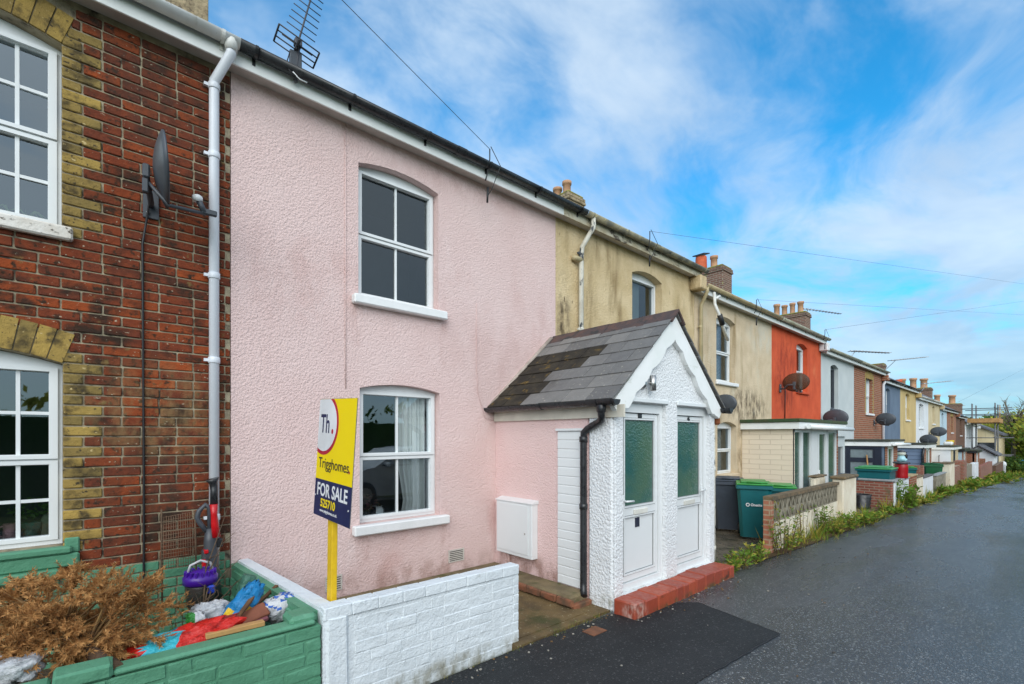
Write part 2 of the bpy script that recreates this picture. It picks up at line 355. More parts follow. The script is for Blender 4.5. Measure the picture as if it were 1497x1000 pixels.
# ------------------------------------------------------------------ windows
def window(parent, xa, xb, za, zb, rise=.07, y=.09, rows=(.5,), bars=1, hbars=0, frame=None, pane=None, sill=True, sillmat=None, sillx=.06, sillz=.1, silld=.09, name='window', label=None, fw=.05, sash=.05):
    """white casement: arched head, stacked sashes, glazing bars; pane and sill are its sub-parts"""
    frame = frame or m_upvc
    mb = MB(); out = arch(xa + .004, xb - .004, za + .002, zb, rise * .95)
    zt = zb - .02
    edges = [za + fw * .6] + [za + (zt - za) * r for r in rows] + [zt]
    holes = []; rims = []
    for i in range(len(edges) - 1):
        a, b = edges[i], edges[i + 1]
        lo, hi = a + sash * .75, b - sash * .75
        xl, xr = xa + fw + sash * .5, xb - fw - sash * .5
        holes.append((xl, xr, lo, hi)); rims.append((xa + fw * .55, xb - fw * .55, a + .006, b - .006))
    mb.panel(out, [rect(*h) for h in holes], XZ, y, y + .06)
    for i, (h, r) in enumerate(zip(holes, rims)):
        pr = .022 if i == len(holes) - 1 else .012
        mb.panel(rect(*r), [rect(h[0] - .004, h[1] + .004, h[2] - .004, h[3] + .004)], XZ, y - pr, y - .0005)
        for k in range(1, bars + 1):
            cx = h[0] + (h[1] - h[0]) * k / (bars + 1)
            mb.box(cx - .011, cx + .011, y + .012, y + .046, h[2] - .002, h[3] + .002)
        for k in range(1, hbars + 1):
            cz = h[2] + (h[3] - h[2]) * k / (hbars + 1)
            mb.box(h[0] - .002, h[1] + .002, y + .014, y + .044, cz - .011, cz + .011)
    w = mb.build(name, frame, parent, label)
    g = MB()
    for h in holes: g.quad(*[V((a, y + .03, b)) for a, b in rect(h[0] - .004, h[1] + .004, h[2] - .004, h[3] + .004)])
    g.build('pane', pane or m_glass, w)
    if sill:
        s_ = MB(); s_.box(xa - sillx, xb + sillx, -silld, -.001, za - sillz, za, 0, .012); s_.box(xa + .002, xb - .002, -.002, y + .01, za - sillz, za - .001, 0)
        s_.build('window_sill', sillmat or m_sill, w)
    return w
def facade(parent, x0, x1, z0, z1, holes, mat, y0=0., y1=.22, name='wall', extra=None):
    mb = MB(); mb.panel(rect(x0, x1, z0, z1), [arch(*h) for h in holes], XZ, y0, y1, 0)
    if extra: extra(mb)
    return mb.build(name, mat, parent)
def interior(parent, x0, x1, z0, z1, y0=.23, y1=1.6, mat=None):
    mb = MB(); p = [(x0, z0), (x1, z0), (x1, z1), (x0, z1)]
    for i in range(4):
        a, b = p[i], p[(i + 1) % 4]
        mb.quad(V((a[0], y0, a[1])), V((b[0], y0, b[1])), V((b[0], y1, b[1])), V((a[0], y1, a[1])))
    mb.quad(*[V((a, y1, b)) for a, b in p])
    return mb.build('interior', mat or m_room, parent)
def eaves(parent, x0, x1, z, fascia=None, gutter=None, gx0=None, gx1=None, brackets=True, fd=.16, gmat2=None):
    """boxed eaves: soffit, fascia and a half-round gutter with brackets; z = wall head"""
    fascia = fascia or m_gloss_white
    MB().box(x0, x1, -fd + .02, -.001, z - .002, z + .03).build('soffit', m_soffit, parent)
    MB().box(x0, x1, -fd, -fd + .0195, z - .03, z + .14, 0, .003).build('fascia', fascia, parent)
    mb = MB(); a, b = (x0 if gx0 is None else gx0), (x1 if gx1 is None else gx1)
    gy, gzz, r = -fd - .062, z + .125, .058
    n = max(2, int((b - a) / .8))
    ring = [(math.cos(t) * r, math.sin(t) * r * 1.02) for t in [math.pi + math.pi * k / 10 for k in range(11)]]
    inner = [(c * .9, s_ * .9) for c, s_ in reversed(ring)]
    prof = ring + inner
    mb.prism(prof, lambda p, q, d: V((d, gy + p, gzz + q)), a, b, 0)
    for f, l in zip(range(len(mb.f)), mb.f): mb.s[f] = len(l) == 4
    if brackets:
        for k in range(n + 1):
            x = a + .12 + (b - a - .24) * k / n
            mb.prism([(c * 1.12, s_ * 1.12) for c, s_ in ring] + [(c * 1.0, s_ * 1.0) for c, s_ in reversed(ring)], lambda p, q, d: V((d, gy + p, gzz + q)), x - .012, x + .012, 0)
            mb.box(x - .012, x + .012, -fd - .01, -fd - .0005, z + .03, z + .1)
        mb.prism([(c * 1.1, s_ * 1.1) for c, s_ in ring] + [(c * 1.0, s_ * 1.0) for c, s_ in reversed(ring)], lambda p, q, d: V((d, gy + p, gzz + q)), (a + b) / 2 - .06, (a + b) / 2 + .06, 0)
    return mb.build('gutter', gutter or m_black, parent)
def roof(parent, x0, x1, z, slope=.62, ridge_y=3.7, mat=None, gable=None):
    mb = MB(); t = .06; ye = -.2; ze = z + .13
    prof = [(ye, ze), (ridge_y, ze + (ridge_y - ye) * slope), (ridge_y * 2 - ye, ze), (ridge_y * 2 - ye, ze - t), (ridge_y, ze + (ridge_y - ye) * slope - t), (ye, ze - t)]
    mb.prism(prof, lambda a, b, d: V((d, a, b)), x0, x1, 0)
    zr = ze + (ridge_y - ye) * slope
    mb.prism([(ridge_y - .13, zr - .06), (ridge_y, zr + .05), (ridge_y + .13, zr - .06)], lambda a, b, d: V((d, a, b)), x0, x1, 1)
    r = mb.build('roof', [mat or m_roof, m_ridge], parent)
    return r
def chimney(parent, x, zt, y=3.7, w=.62, d=.9, pots=2, mat=None, potm=None, h=1.5, potr=.12, poth=.42):
    mb = MB(); mb.box(x - w / 2, x + w / 2, y - d / 2, y + d / 2, zt - h, zt - .16, 0, .01)
    mb.box(x - w / 2 - .04, x + w / 2 + .04, y - d / 2 - .04, y + d / 2 + .04, zt - .24, zt - .17, 0, .01)
    mb.box(x - w / 2 - .03, x + w / 2 + .03, y - d / 2 - .03, y + d / 2 + .03, zt - .16, zt - .08, 0, .01)
    mb.box(x - w / 2, x + w / 2, y - d / 2, y + d / 2, zt - .08, zt, 1, .03)
    c = mb.build('chimney', [mat or m_chim, m_moss], parent)
    for k in range(pots):
        py = y + (d - .3) * ((k + .5) / pots - .5) * 1.0; r = potr * U(.85, 1.1); hh = poth * U(.85, 1.1)
        MB().lathe((x, py, zt - .03), [(r * .9, 0), (r * .95, .05), (r * .85, .08), (r * .82, hh * .8), (r, hh * .82), (r * 1.02, hh), (r * .75, hh), (r * .72, hh - .1)], 14).build('chimney_pot', potm or m_pot, c)
    return c
def pipe_path(pts, r=.034):
    return MB().tube(pts, r, 12)
def downpipe(parent, pts, mat, r=.034, clips=(), name='downpipe'):
    mb = MB().tube(pts, r, 14)
    for z, x, y in clips:
        mb.lathe((x, y, z), [(r * 1.12, -.025), (r * 1.2, -.02), (r * 1.2, .02), (r * 1.12, .025)], 14)
        mb.box(x - r - .035, x - r, y - .006, y + .02, z - .012, z + .012)
    return mb.build(name, mat, parent)

# ------------------------------------------------------------------ dishes and aerials
def dish_proto(label, mat, w=.33, h=.245, see=False):
    """wall dish: origin on the wall, reflector faces +x"""
    t = thing('satellite_dish', label, 'satellite dish')
    mb = MB(); nr, ns = 6, 28; cx, cy, cz = .02, -.36, .12
    til = R(5)
    def pt(rr, a, back):
        px = .065 * rr * rr + back
        yy = math.cos(a) * rr * w; zz = math.sin(a) * rr * h
        return V((cx + (px * math.cos(til) - zz * math.sin(til)), cy + yy, cz + zz * math.cos(til) + px * math.sin(til)))
    vs = []; fs = []
    for b in (0, -.012):
        o = len(vs); vs.append(pt(0, 0, b))
        for i in range(1, nr + 1):
            for k in range(ns): vs.append(pt(i / nr, 2 * math.pi * k / ns, b))
        for k in range(ns): fs.append((o, o + 1 + k, o + 1 + (k + 1) % ns))
        for i in range(nr - 1):
            for k in range(ns): fs.append((o + 1 + i * ns + k, o + 1 + i * ns + (k + 1) % ns, o + 1 + (i + 1) * ns + (k + 1) % ns, o + 1 + (i + 1) * ns + k))
    n1 = 1 + nr * ns; e = 1 + (nr - 1) * ns
    for k in range(ns): fs.append((e + k, e + (k + 1) % ns, n1 + e + (k + 1) % ns, n1 + e + k))
    mb.add(vs, fs, 0, True); mb.build('reflector', mat, t)
    MB().tube([(-.03, cy, .02), (.1, cy, -.12), (.33, cy - .02, -.125)], .014, 8).build('feed_arm', m_grey, t)
    mb = MB().tube([(.32, cy - .02, -.12), (.28, cy - .02, -.03)], .022, 10); mb.cbox((.35, cy - .02, -.11), (.05, .018, .02), .006); mb.lathe((.275, cy - .02, -.03), [(.026, -.02), (.034, 0), (.034, .02), (.02, .03)], 12, 1)
    mb.build('receiver', [m_grey, m_upvc], t)
    mb = MB().box(-.05, .05, -.02, -.002, -.12, .1, 0, .004); mb.tube([(0, -.01, -.02), (0, -.1, -.03), (-.02, -.2, .06), (-.03, cy, .06)], .02, 8); mb.cbox((-.03, cy, .08), (.022, .035, .05), .01); mb.cbox((-.035, cy, -.02), (.018, .024, .05), .006)
    for zz in (-.08, .07): mb.tube([(-.02, -.03, zz), (-.02, -.002, zz)], .01, 6, 1)
    mb.build('wall_bracket', [m_grey, m_steel], t)
    return t
def yagi(name, label, base, boom0, boom1, n=10, el=.22, rod=.006, mast=True, reflector=False, up=V((0, 0, 1)), mat=None, group=None, side=None):
    """TV aerial: mast, boom with rods across it"""
    mat = mat or m_alu
    t = thing(name, label, 'aerial', base, group)
    b0, b1 = V(boom0), V(boom1); d = (b1 - b0).normalized(); side = (side - d * side.dot(d)).normalized() if side else d.cross(up).normalized(); nrm = side.cross(d)
    MB().tube([b0, b1], rod * 1.7, 6).build('boom', mat, t)
    mb = MB()
    for k in range(n):
        p = b0.lerp(b1, (k + .6) / n); l = el * (1 - .25 * k / n)
        mb.tube([p - side * l, p + side * l], rod, 5)
    mb.build('director_rods', mat, t)
    if reflector:
        mb = MB(); c = b0 + d * .03
        W, H_ = .17, .085
        for k in range(4):
            zz = -H_ + 2 * H_ * k / 3
            mb.tube([c - side * W + nrm * zz, c + side * W + nrm * zz], .006, 5)
        for sx in (-1, 1): mb.tube([c + side * W * sx - nrm * H_, c + side * W * sx + nrm * H_], .008, 5)
        mb.tube([c - nrm * H_, c + nrm * H_], .016, 5); mb.cbox(c + d * .05, (.03, .03, .03), .006)
        mb.build('reflector', mat, t)
    if mast: MB().tube([base, b0.lerp(b1, .12)], .018, 8).build('mast', mat, t)
    return t

# ================================================================== NEAR HOUSES
# ---- brick house (left)
ZE = 4.84
h0 = thing('brick_house', 'red brick house with yellow brick window surrounds and green painted base', 'house', (-4, 0, 0))
UW0 = (-2.12, -1.05, 3.20, 4.50, .09); LW0 = (-2.12, -1.045, .945, 2.235, .09)
facade(h0, -4.0, -.004, -.3, ZE, [UW0, LW0], m_mortar, .004, .22)
def cuts0(r, za, zb):
    c = []
    zm = (za + zb) / 2
    for (xa, xb, a, b, rise) in (UW0, LW0):
        if a - .06 < zb - .03 and zm < b + .26:
            if zm > b - .02:                       # arch ring: voussoirs fan out a little
                t = (zm - b) / .24; c.append((xa - .07 * t, xb + .07 * t))
            else: c.append((xa, xb))
    return c
def mat0(a, b, z):
    if z < .70: return 2
    for (xa, xb, q0, q1, rise) in (UW0, LW0):
        if q0 - .12 < z < q1 + .08:
            row = int((z + .3) / .075 + .5) % 2
            if xb - .01 <= a and b <= xb + (.222 if row else .115): return 1
            if b <= xa + .01 and a >= xa - (.222 if row else .115): return 1
    return 0
mb = MB()
def quoin(r, za, zb):                              # leave room for the surround bricks, then lay them exactly
    c = cuts0(r, za, zb)
    for (xa, xb, q0, q1, rise) in (UW0, LW0):
        if q0 - .12 < za < q1 + .06:
            e = .222 if int((za + .3) / .075 + .5) % 2 else .115
            c.append((xb - .01, xb + e)); c.append((xa - e, xa + .01))
    return c
bricks(mb, -2.75, -.006, -.3, ZE - .01, lambda u, w, d: V((u, -d, w)), skip=quoin, matf=mat0, proud=.007)
n = int((ZE + .3) / .075)
for r in range(n):
    za = -.3 + r * .075
    for (xa, xb, q0, q1, rise) in (UW0, LW0):
        if q0 - .12 < za < q1 + .06:
            e = .212 if r % 2 else .105
            for c, s_ in ((xb, 1), (xa, -1)):
                x1, x2 = sorted((c + .002 * s_, c + e * s_))
                mb.cbox(((x1 + x2) / 2, .018, za + .032), ((x2 - x1) / 2, .027, .032), .006, 1 if za > .7 else 2, None, .002)
for (xa, xb, q0, q1, rise) in (UW0, LW0):          # fan of voussoirs
    nv = 13
    def vo(t, h):
        ang = (t - .5) * .62; return (xa + (xb - xa) * t + math.sin(ang) * h, q1 + rise * 4 * t * (1 - t) + math.cos(ang) * h)
    for k in range(nv):
        t0, t1 = (k + .045) / nv, (k + .955) / nv; yo = -.010 + U(-.003, .003)
        mb.prism([vo(t0, .005), vo(t1, .005), vo(t1, .222), vo(t0, .222)], XZ, yo, .04, 1)
mb.build('brick_facing', [m_redbrick, m_ybrick, m_green], h0)
window(h0, *UW0[:4], rise=.09, y=.10, rows=(.5,), bars=5, hbars=1, pane=m_glass_sky, sillmat=m_old_sill, sillz=.095, silld=.06)
window(h0, *LW0[:4], rise=.09, y=.10, rows=(.48,), bars=5, hbars=1, pane=m_glass_sky, sillmat=m_green, sillz=.05, silld=.07, sillx=.05)
mb = MB(); mb.box(-2.3, -.955, -.055, -.008, .80, .894, 0, .012); mb.box(-2.3, -1.05, -.03, .1, .885, .943); mb.box(-2.75, -1.06, -.10, -.009, .735, .80, 0, .012); mb.box(-1.035, -.955, -.03, -.008, .893, 1.0, 0, .008)
mb.build('green_ledge', m_green, h0)
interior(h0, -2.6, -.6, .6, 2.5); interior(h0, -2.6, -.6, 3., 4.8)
eaves(h0, -4, 0., ZE, gutter=m_gutter_white, gx1=.02)
roof(h0, -4, 0, ZE)
chimney(h0, .02, 8.35, w=.66, d=1., pots=3, mat=m_chim_stone)
downpipe(h0, [(-.04, -.222, 4.925), (-.04, -.222, 4.84), (-.13, -.06, 4.66), (-.13, -.05, 4.6), (-.13, -.05, .1)], m_pipe_white, .037, [(z, -.13, -.05) for z in (1.05, 2.35, 3.05, 4.05, 4.62)])
MB().lathe((-.04, -.222, 4.86), [(.042, 0), (.05, .05), (.058, .1)], 14).build('gutter_outlet', m_gutter_white, h0)

# ---- pink house
h1 = thing('pink_house', 'pale pink roughcast terraced house with black gutter', 'house', (0, 0, 0))
UW1 = (1.136, 2.09, 3.148, 4.50, .07); LW1 = (1.15, 2.11, .82, 2.215, .06)
facade(h1, .002, 4.048, -.1, ZE, [UW1, LW1], m_pink)
window(h1, *UW1[:4], rise=.07, y=.10, sillx=.075, sillz=.095)
window(h1, *LW1[:4], rise=.06, y=.10, pane=m_glass_sky, sillx=.085, sillz=.1)
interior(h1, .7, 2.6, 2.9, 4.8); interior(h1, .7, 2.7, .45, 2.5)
eaves(h1, 0., 4.05, ZE, gutter=m_black, gx0=.02, gx1=4.45)
roof(h1, 0, 4.05, ZE)
for a in ((2.225, 2.445, .245, .39), (.80, .965, .21, .36)):
    mb = MB(); mb.panel(rect(*a), [rect(a[0] + .012, a[1] - .012, a[2] + .012 + k * (a[3] - a[2] - .02) / 6, a[2] + .012 + (k + .55) * (a[3] - a[2] - .02) / 6) for k in range(6)], XZ, -.012, -.001)
    mb.quad(*[V((p, -.0008, q)) for p, q in rect(*a)], 1)
    mb.build('air_vent', [m_soffit, m_cable], h1)
MB().tube([(1.0, -.006, 4.83), (1.0, -.006, 3.0), (1.003, -.006, 2.2)], .005, 5).build('wall_cable', m_pink, h1)
MB().tube([(2.64, -.005, 3.35), (2.64, -.005, 2.6), (2.66, -.005, 2.25), (2.76, -.02, 1.95), (2.9, -.012, 1.92)], .004, 5).build('wall_cable', m_pink, h1)

# ---- ochre house
h2 = thing('ochre_house', 'ochre stained rendered house behind the slate porch', 'house', (4.05, 0, 0))
UW2 = (5.93, 6.86, 3.05, 4.49, .09)
facade(h2, 4.05, 8.05, -.3, ZE, [UW2], m_beige)
w = window(h2, *UW2[:4], rise=.09, y=.14, rows=(), bars=0, sill=True, sillmat=m_beige, sillz=.08)
MB().quad((5.95, .26, 3.06), (6.52, .26, 3.06), (6.52, .26, 4.5), (5.95, .26, 4.5)).build('blind', m_blind, w)
interior(h2, 5.6, 7.2, 2.9, 4.8)
eaves(h2, 4.05, 8.05, ZE, gutter=m_lichen, gx0=4.46, gx1=8.12, fascia=M('flaking_fascia', (.62, .58, .46), (.45, .38, .25), sc=5, rough=.8, spots=(((.10, .08, .06), 8, .55, .65, (.4, 1, 1)), ((.30, .16, .07), 6, .62, .74, (1, 1, 1)))))
roof(h2, 4.05, 8.05, ZE)
MB().box(7.86, 8.1, -.24, -.001, ZE - .27, ZE - .004, 0, .02).build('eaves_corbel', m_beige, h2)
chimney(h2, 8.25, 7.85, w=.6, d=.95, pots=2, mat=m_chim_stone)
downpipe(h2, [(4.62, -.222, 4.92), (4.62, -.222, 4.78), (4.53, -.09, 4.52), (4.53, -.07, 4.4), (4.53, -.06, 1.9)], m_peel, .036, [(z, 4.53, -.065) for z in (4.42, 3.3)])
MB().tube([(4.53, -.07, 4.32), (4.42, -.06, 4.33), (4.38, -.02, 4.34)], .04, 8).build('pipe_stub', m_beige_pipe, h2)

# ================================================================== SHARED PORCH
pz = thing('porch', 'white gabled slate roofed porch with two glazed front doors', 'porch', (4.0, 0, 0))
PXL, PXR, PYF = 2.94, 5.06, -1.82
AP = (4.0, 3.02)
D1 = (3.09, 3.91, .135, 2.07); D2 = (4.14, 4.95, .135, 2.07)
fr = MB(); fr.panel([(PXL + .004, -.02), (PXR, -.05), (PXR, 1.98), AP, (PXL + .004, 1.98)], [rect(*D1), rect(*D2)], XZ, PYF, PYF + .14)
fr.build('front_wall', m_white_rc, pz)
mb = MB(); mb.box(PXL, PXL + .12, -1.49, -.002, -.02, 2.02, 0); mb.build('side_wall', m_pink2, pz)
mb = MB(); mb.box(PXL - .012, PXL + .12, PYF - .004, -1.492, -.03, 2.0, 0, .035); mb.build('corner_pier', m_white_rc, pz)
MB().box(PXR - .12, PXR - .001, PYF + .142, -.002, -.1, 2.0).build('side_wall', m_white_rc, pz)
mb = MB()
for k in range(17):                                # shiplap boards
    z = .13 + k * .097
    mb.prism([(-.001, z), (-.018, z), (-.021, z + .006), (-.020, z + .085), (-.013, z + .0968), (-.001, z + .0968)], lambda a, b, d: V((PXL + a, d, b)), -1.445, -1.09)
mb.box(PXL - .04, PXL - .001, -1.46, -1.075, .13 + 1.65, .13 + 1.675)
mb.build('boarded_panel', m_upvc, pz)
# doors
def pdoor(D, label, lock_left):
    xa, xb, za, zb = D
    y = PYF + .07
    mb = MB(); mb.panel(rect(xa + .002, xb - .002, za, zb), [rect(xa + .06, xb - .06, za + .07, zb - .1)], XZ, y - .02, y + .06)
    mb.box(xa - .005, xb + .005, PYF - .03, y - .021, za - .03, za - .002, 0, .006)
    mb.box(xa - .02, xb + .02, PYF - .022, PYF - .001, zb + .005, zb + .05, 0, .006)
    g0, g1 = za + .86, zb - .115 - .06
    gx0, gx1 = xa + .062 + .068, xb - .062 - .075
    mb.panel(rect(xa + .07, xb - .07, za + .08, zb - .11), [rect(gx0, gx1, g0, g1), rect(gx0, gx1, za + .16, g0 - .12)], XZ, y + .005, y + .05)
    for q in (rect(gx0, gx1, g0, g1), rect(gx0, gx1, za + .16, g0 - .12)):
        a, b = q[0]; c, d_ = q[2]
        mb.panel(rect(a - .016, c + .016, b - .016, d_ + .016), [rect(a, c, b, d_)], XZ, y - .003, y + .0045)
        mb.panel(rect(a - .022, c + .022, b - .022, d_ + .022), [rect(a - .0162, c + .0162, b - .0162, d_ + .0162)], XZ, y + .003, y + .0047, 1)
        mb.panel(rect(a - .001, c + .001, b - .001, d_ + .001), [rect(a + .006, c - .006, b + .006, d_ - .006)], XZ, y + .012, y + .019, 1)
    mb.box(gx0 - .001, gx1 + .001, y + .02, y + .04, za + .159, g0 - .119)
    mb.panel(rect(xa + .058, xb - .058, za + .068, zb - .098), [rect(xa + .075, xb - .075, za + .085, zb - .115)], XZ, y + .052, y + .056, 1)
    d = mb.build('front_door', [m_upvc, M('grey_rubber_seal', (.24, .25, .26), rough=.6)], pz, label)
    MB().box(gx0 - .002, gx1 + .002, y + .02, y + .03, g0 - .002, g1 + .002).build('door_glass', m_glass_door, d)
    mb = MB(); hx = xa + .098 if lock_left else xb - .1; sg = 1 if lock_left else -1
    mb.box(hx - .016, hx + .016, y - .014, y + .003, g0 - .12, g0 + .12, 0, .005); mb.tube([(hx, y - .012, g0 + .06), (hx, y - .05, g0 + .06), (hx + .12 * sg, y - .052, g0 + .055)], .011, 8)
    mb.build('door_handle', m_upvc, d)
    MB().box((xa + xb) / 2 - .12, (xa + xb) / 2 + .13, y - .012, y + .003, g0 - .1, g0 - .045, 0, .004).build('letterbox', M('cream_white_plastic', (.76, .75, .68), rough=.35), d)
    return d, y, g0
d1, dy, dg = pdoor(D1, None, True)
MB().box(3.46, 3.53, dy - .004, dy + .003, 1.912, 1.962, 0, .002).build('number_plaque', m_black, d1)
MB().box(3.43, 3.51, dy + .014, dy + .0195, dg - .24, dg - .14, 0, .001).build('letterbox_sticker', M('navy_sticker', (.015, .018, .04), (.03, .035, .06), sc=40, rough=.4), d1)
d2, dy, dg = pdoor(D2, None, False)
mb = MB().text('46', lambda a, b, d: V((a, dy - .002 - d, b)), .07, 4.50, 1.908, .002, 0, 'LEFT', .002, .85); mb.build('door_number', m_black, d2)
# bargeboards: straight roof edge, scalloped lower edge
for sg, lab in ((-1, None), (1, None)):
    A = V((AP[0], AP[1] + .056)); B = V((AP[0] + sg * 1.16, 2.045)); L_ = (B - A).length; t = (B - A) / L_; nn = V((-t.y, t.x)) if sg < 0 else V((t.y, -t.x))
    if nn.y > 0: nn = -nn
    top = [A + t * (L_ * k / 2) for k in range(3)]
    low = []
    for k in range(37):
        q = k / 36
        wd = .145 + .035 * abs(math.sin(q * math.pi * 4.0)) + (.03 if .1 < q < .9 else 0)
        low.append(A + t * (L_ * q) + nn * wd * (1 if q < .97 else .9))
    poly = [(p.x, p.y) for p in top] + [(p.x, p.y) for p in reversed(low)]
    poly = [(x if (x - AP[0]) * sg > 0.0005 else AP[0] + sg * .0005, z) for x, z in poly]
    mb = MB(); mb.panel(poly, [], XZ, PYF - .055, PYF - .002); mb.build('bargeboard', m_gloss_white, pz)
# slates
E0 = V((2.80, 2.045)); RG = V((4.0, 3.09))
for sg in (-1, 1):
    mb = MB()
    a = RG; b = V((4.0 + sg * 1.165, 2.085)); L_ = (b - a).length; t = (b - a) / L_; nn = V((-t.y, t.x)); nn = nn if nn.y > 0 else -nn
    nrow = 7; ex = L_ / nrow
    ax = V((t.x, 0, t.y)); n3 = V((nn.x, 0, nn.y)); mx0 = Matrix((ax, V((0, 1, 0)), n3)).transposed()
    for r in range(nrow):
        y = -.01 - (0 if r % 2 else .14); first = True
        y = -.012
        while y > -1.885:
            wd = (.16 if (r % 2 and first) else U(.27, .36)); first = False
            y2 = max(y - wd, -1.905)
            if y2 - (-1.905) < .09: y2 = -1.905
            c2 = a + t * (ex * (r + .55)) + nn * .0
            tl = Matrix.Rotation(R(-2.7) + U(-.006, .006), 3, 'Y')
            c = V((c2.x, (y + y2) / 2, c2.y)) + n3 * (.012 + U(-.002, .003))
            mossy = (r in (2, 3) and y > -.75 - .1 * r) or (r in (4, 5) and y > -.55) or (r == 6 and y > -.3)
            mb.cbox(c, (ex * .58 + U(0, .008), abs(y - y2) / 2 - .003, 0.009), .002, 1 if mossy else 0, mx0 @ tl)
            y = y2
    mb.build('slate_slope', [m_slate, m_slate_moss], pz)
    mb = MB(); c2 = a + t * L_ / 2 - nn * .012
    mb.cbox(V((c2.x, -.93, c2.y)), (L_ / 2 - .03, .92, .008), 0, 0, mx0); mb.build('roof_deck', m_cable, pz)
mb = MB(); ys = [-.005, -.47, -.98, -1.45, -1.925]
for k in range(4):
    y0, y1 = ys[k], ys[k + 1] + .004
    mb.prism([(-.15, -.125), (-.005, .025), (.005, .025), (.15, -.125), (.13, -.14), (0, 0), (-.13, -.14)], lambda p, q, d: V((4.0 + p, d, 3.11 + q + (.004 if k % 2 else 0))), y1, y0)
mb.build('ridge_tiles', m_ridge, pz)
mb = MB()
for sg in (-1, 1): mb.tube([(4.0 + sg * .05, -.012, 3.1), (4.0 + sg * 1.17, -.012, 2.085)], .028, 6)
mb.build('mortar_fillet', M('cement_fillet', (.46, .38, .33), (.3, .25, .21), sc=9, rough=.95, bump=(('n', 30, .01),)), pz)
mb = MB().box(PXL - .03, PXL - .008, -1.96, -.004, 1.905, 2.03, 0, .003); mb.build('fascia', M('cream_paint', (.70, .66, .56), rough=.5), pz)
def half_gutter(x, y0, y1, z, r=.056):
    mb = MB(); ring = [(math.cos(q) * r, math.sin(q) * r) for q in [math.pi + math.pi * k / 10 for k in range(11)]]
    prof = ring + [(c * .88, s_ * .88) for c, s_ in reversed(ring)]
    mb.prism(prof, lambda p, q, d: V((x + p, d, z + q)), y0, y1)
    for yy in (y0, y1): mb.prism(ring, lambda p, q, d: V((x + p, yy + d, z + q)), -.004, .004)
    for yy in (-.95, -1.72, -1.9):
        if y1 < yy < y0: mb.prism([(c * 1.12, s_ * 1.12) for c, s_ in ring] + [(c, s_) for c, s_ in reversed(ring)], lambda p, q, d: V((x + p, yy + d, z + q)), -.02, .02)
    return mb
half_gutter(2.805, .0, -1.95, 2.072).build('gutter', m_black, pz)
half_gutter(5.16, -.0, -1.99, 2.075).build('gutter', m_black, pz)
mb = MB().tube([(2.805, -1.77, 2.03), (2.805, -1.77, 1.93), (2.86, -1.73, 1.88), (2.895, -1.53, 1.80), (2.898, -1.475, 1.76), (2.898, -1.47, 1.68), (2.898, -1.47, .22), (2.89, -1.475, .16), (2.845, -1.52, .10)], .035, 14)
for z in (1.69, 1.0): mb.lathe((2.898, -1.47, z), [(.036, -.03), (.043, -.028), (.043, .028), (.036, .03)], 14)
mb.lathe((2.805, -1.77, 1.95), [(.036, 0), (.046, .01), (.046, .07), (.036, .08)], 14)
mb.build('downpipe', m_black, pz)
mb = MB().tube([(5.13, -1.76, 1.98), (5.13, -1.76, 1.3), (5.13, -1.77, .12)], .035, 10)
for z in (.28, 1.3): mb.lathe((5.13, -1.76, z), [(.037, -.03), (.045, -.028), (.045, .028), (.037, .03)], 12)
mb.build('downpipe', m_peel, pz, 'peeling white downpipe')
mb = MB(); mb.cbox((5.17, -1.78, 1.92), (.05, .05, .05), .02); mb.build('rusty_hopper', M('rust', (.36, .10, .03), (.2, .06, .02), sc=12, rough=.9), pz)
# tiled step
mb = MB(); xs = [2.90, 3.08, 3.30, 3.48, 3.66, 3.80, 3.92, 4.08, 4.28, 4.5, 4.72, 4.90, 5.02]
for k in range(len(xs) - 1):
    zt = .148 - .004 * (k % 2) + (0 if k < 6 else .012 * math.sin(k)); 
    mb.cbox(((xs[k] + xs[k + 1]) / 2, -1.962, (zt - .09) / 2), ((xs[k + 1] - xs[k]) / 2 - .0025, .122 + .004 * (k % 3), (zt + .09) / 2), .012, 0, None, .002)
mb.build('tiled_step', m_tile, pz)
mb = MB(); mb.lathe((3.90 - .35, PYF - .0, 2.40), [(.001, 0), (.05, 0), (.05, .0)], 8) if False else None
mx = Matrix.Rotation(R(90), 3, 'X')
mb.lathe((3.42, PYF - .001, 2.27), [(.055, 0), (.055, .02), (.045, .03), (.02, .055)], 16, 0, True, 1., mx)
mb.tube([(3.42, PYF - .03, 2.27), (3.50, PYF - .06, 2.28)], .012, 6); mb.tube([(3.53, PYF - .065, 2.20), (3.53, PYF - .065, 2.36)], .034, 14)
mb.build('wall_light', m_steel, pz)
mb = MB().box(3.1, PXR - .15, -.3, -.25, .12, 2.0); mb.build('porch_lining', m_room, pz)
# things fixed to or near the porch
t = thing('meter_box', 'white meter box fixed to the pink side of the porch', 'meter box', (2.89, -.45, .63))
mb = MB(); mb.box(2.84, 2.939, -.765, -.14, .315, .945, 0, .006); mb.prism([(2.83, .945), (2.83, .955), (2.939, .985), (2.939, .945)], lambda a, b, d: V((a, d, b)), -.775, -.13); mb.build('case', m_upvc, t)
mb = MB().box(2.832, 2.839, -.71, -.165, .36, .92, 0, .002); mb.build('hinged_door', m_upvc, t)
MB().tube([(2.834, -.66, .6), (2.826, -.66, .6)], .01, 8).build('lock', m_steel, t)
tag(MB().tube([(2.9, -.3, .31), (2.9, -.3, .12)], .018, 8).build('service_pipe', m_pink2), 'short pink painted service pipe under the meter box', 'pipe')

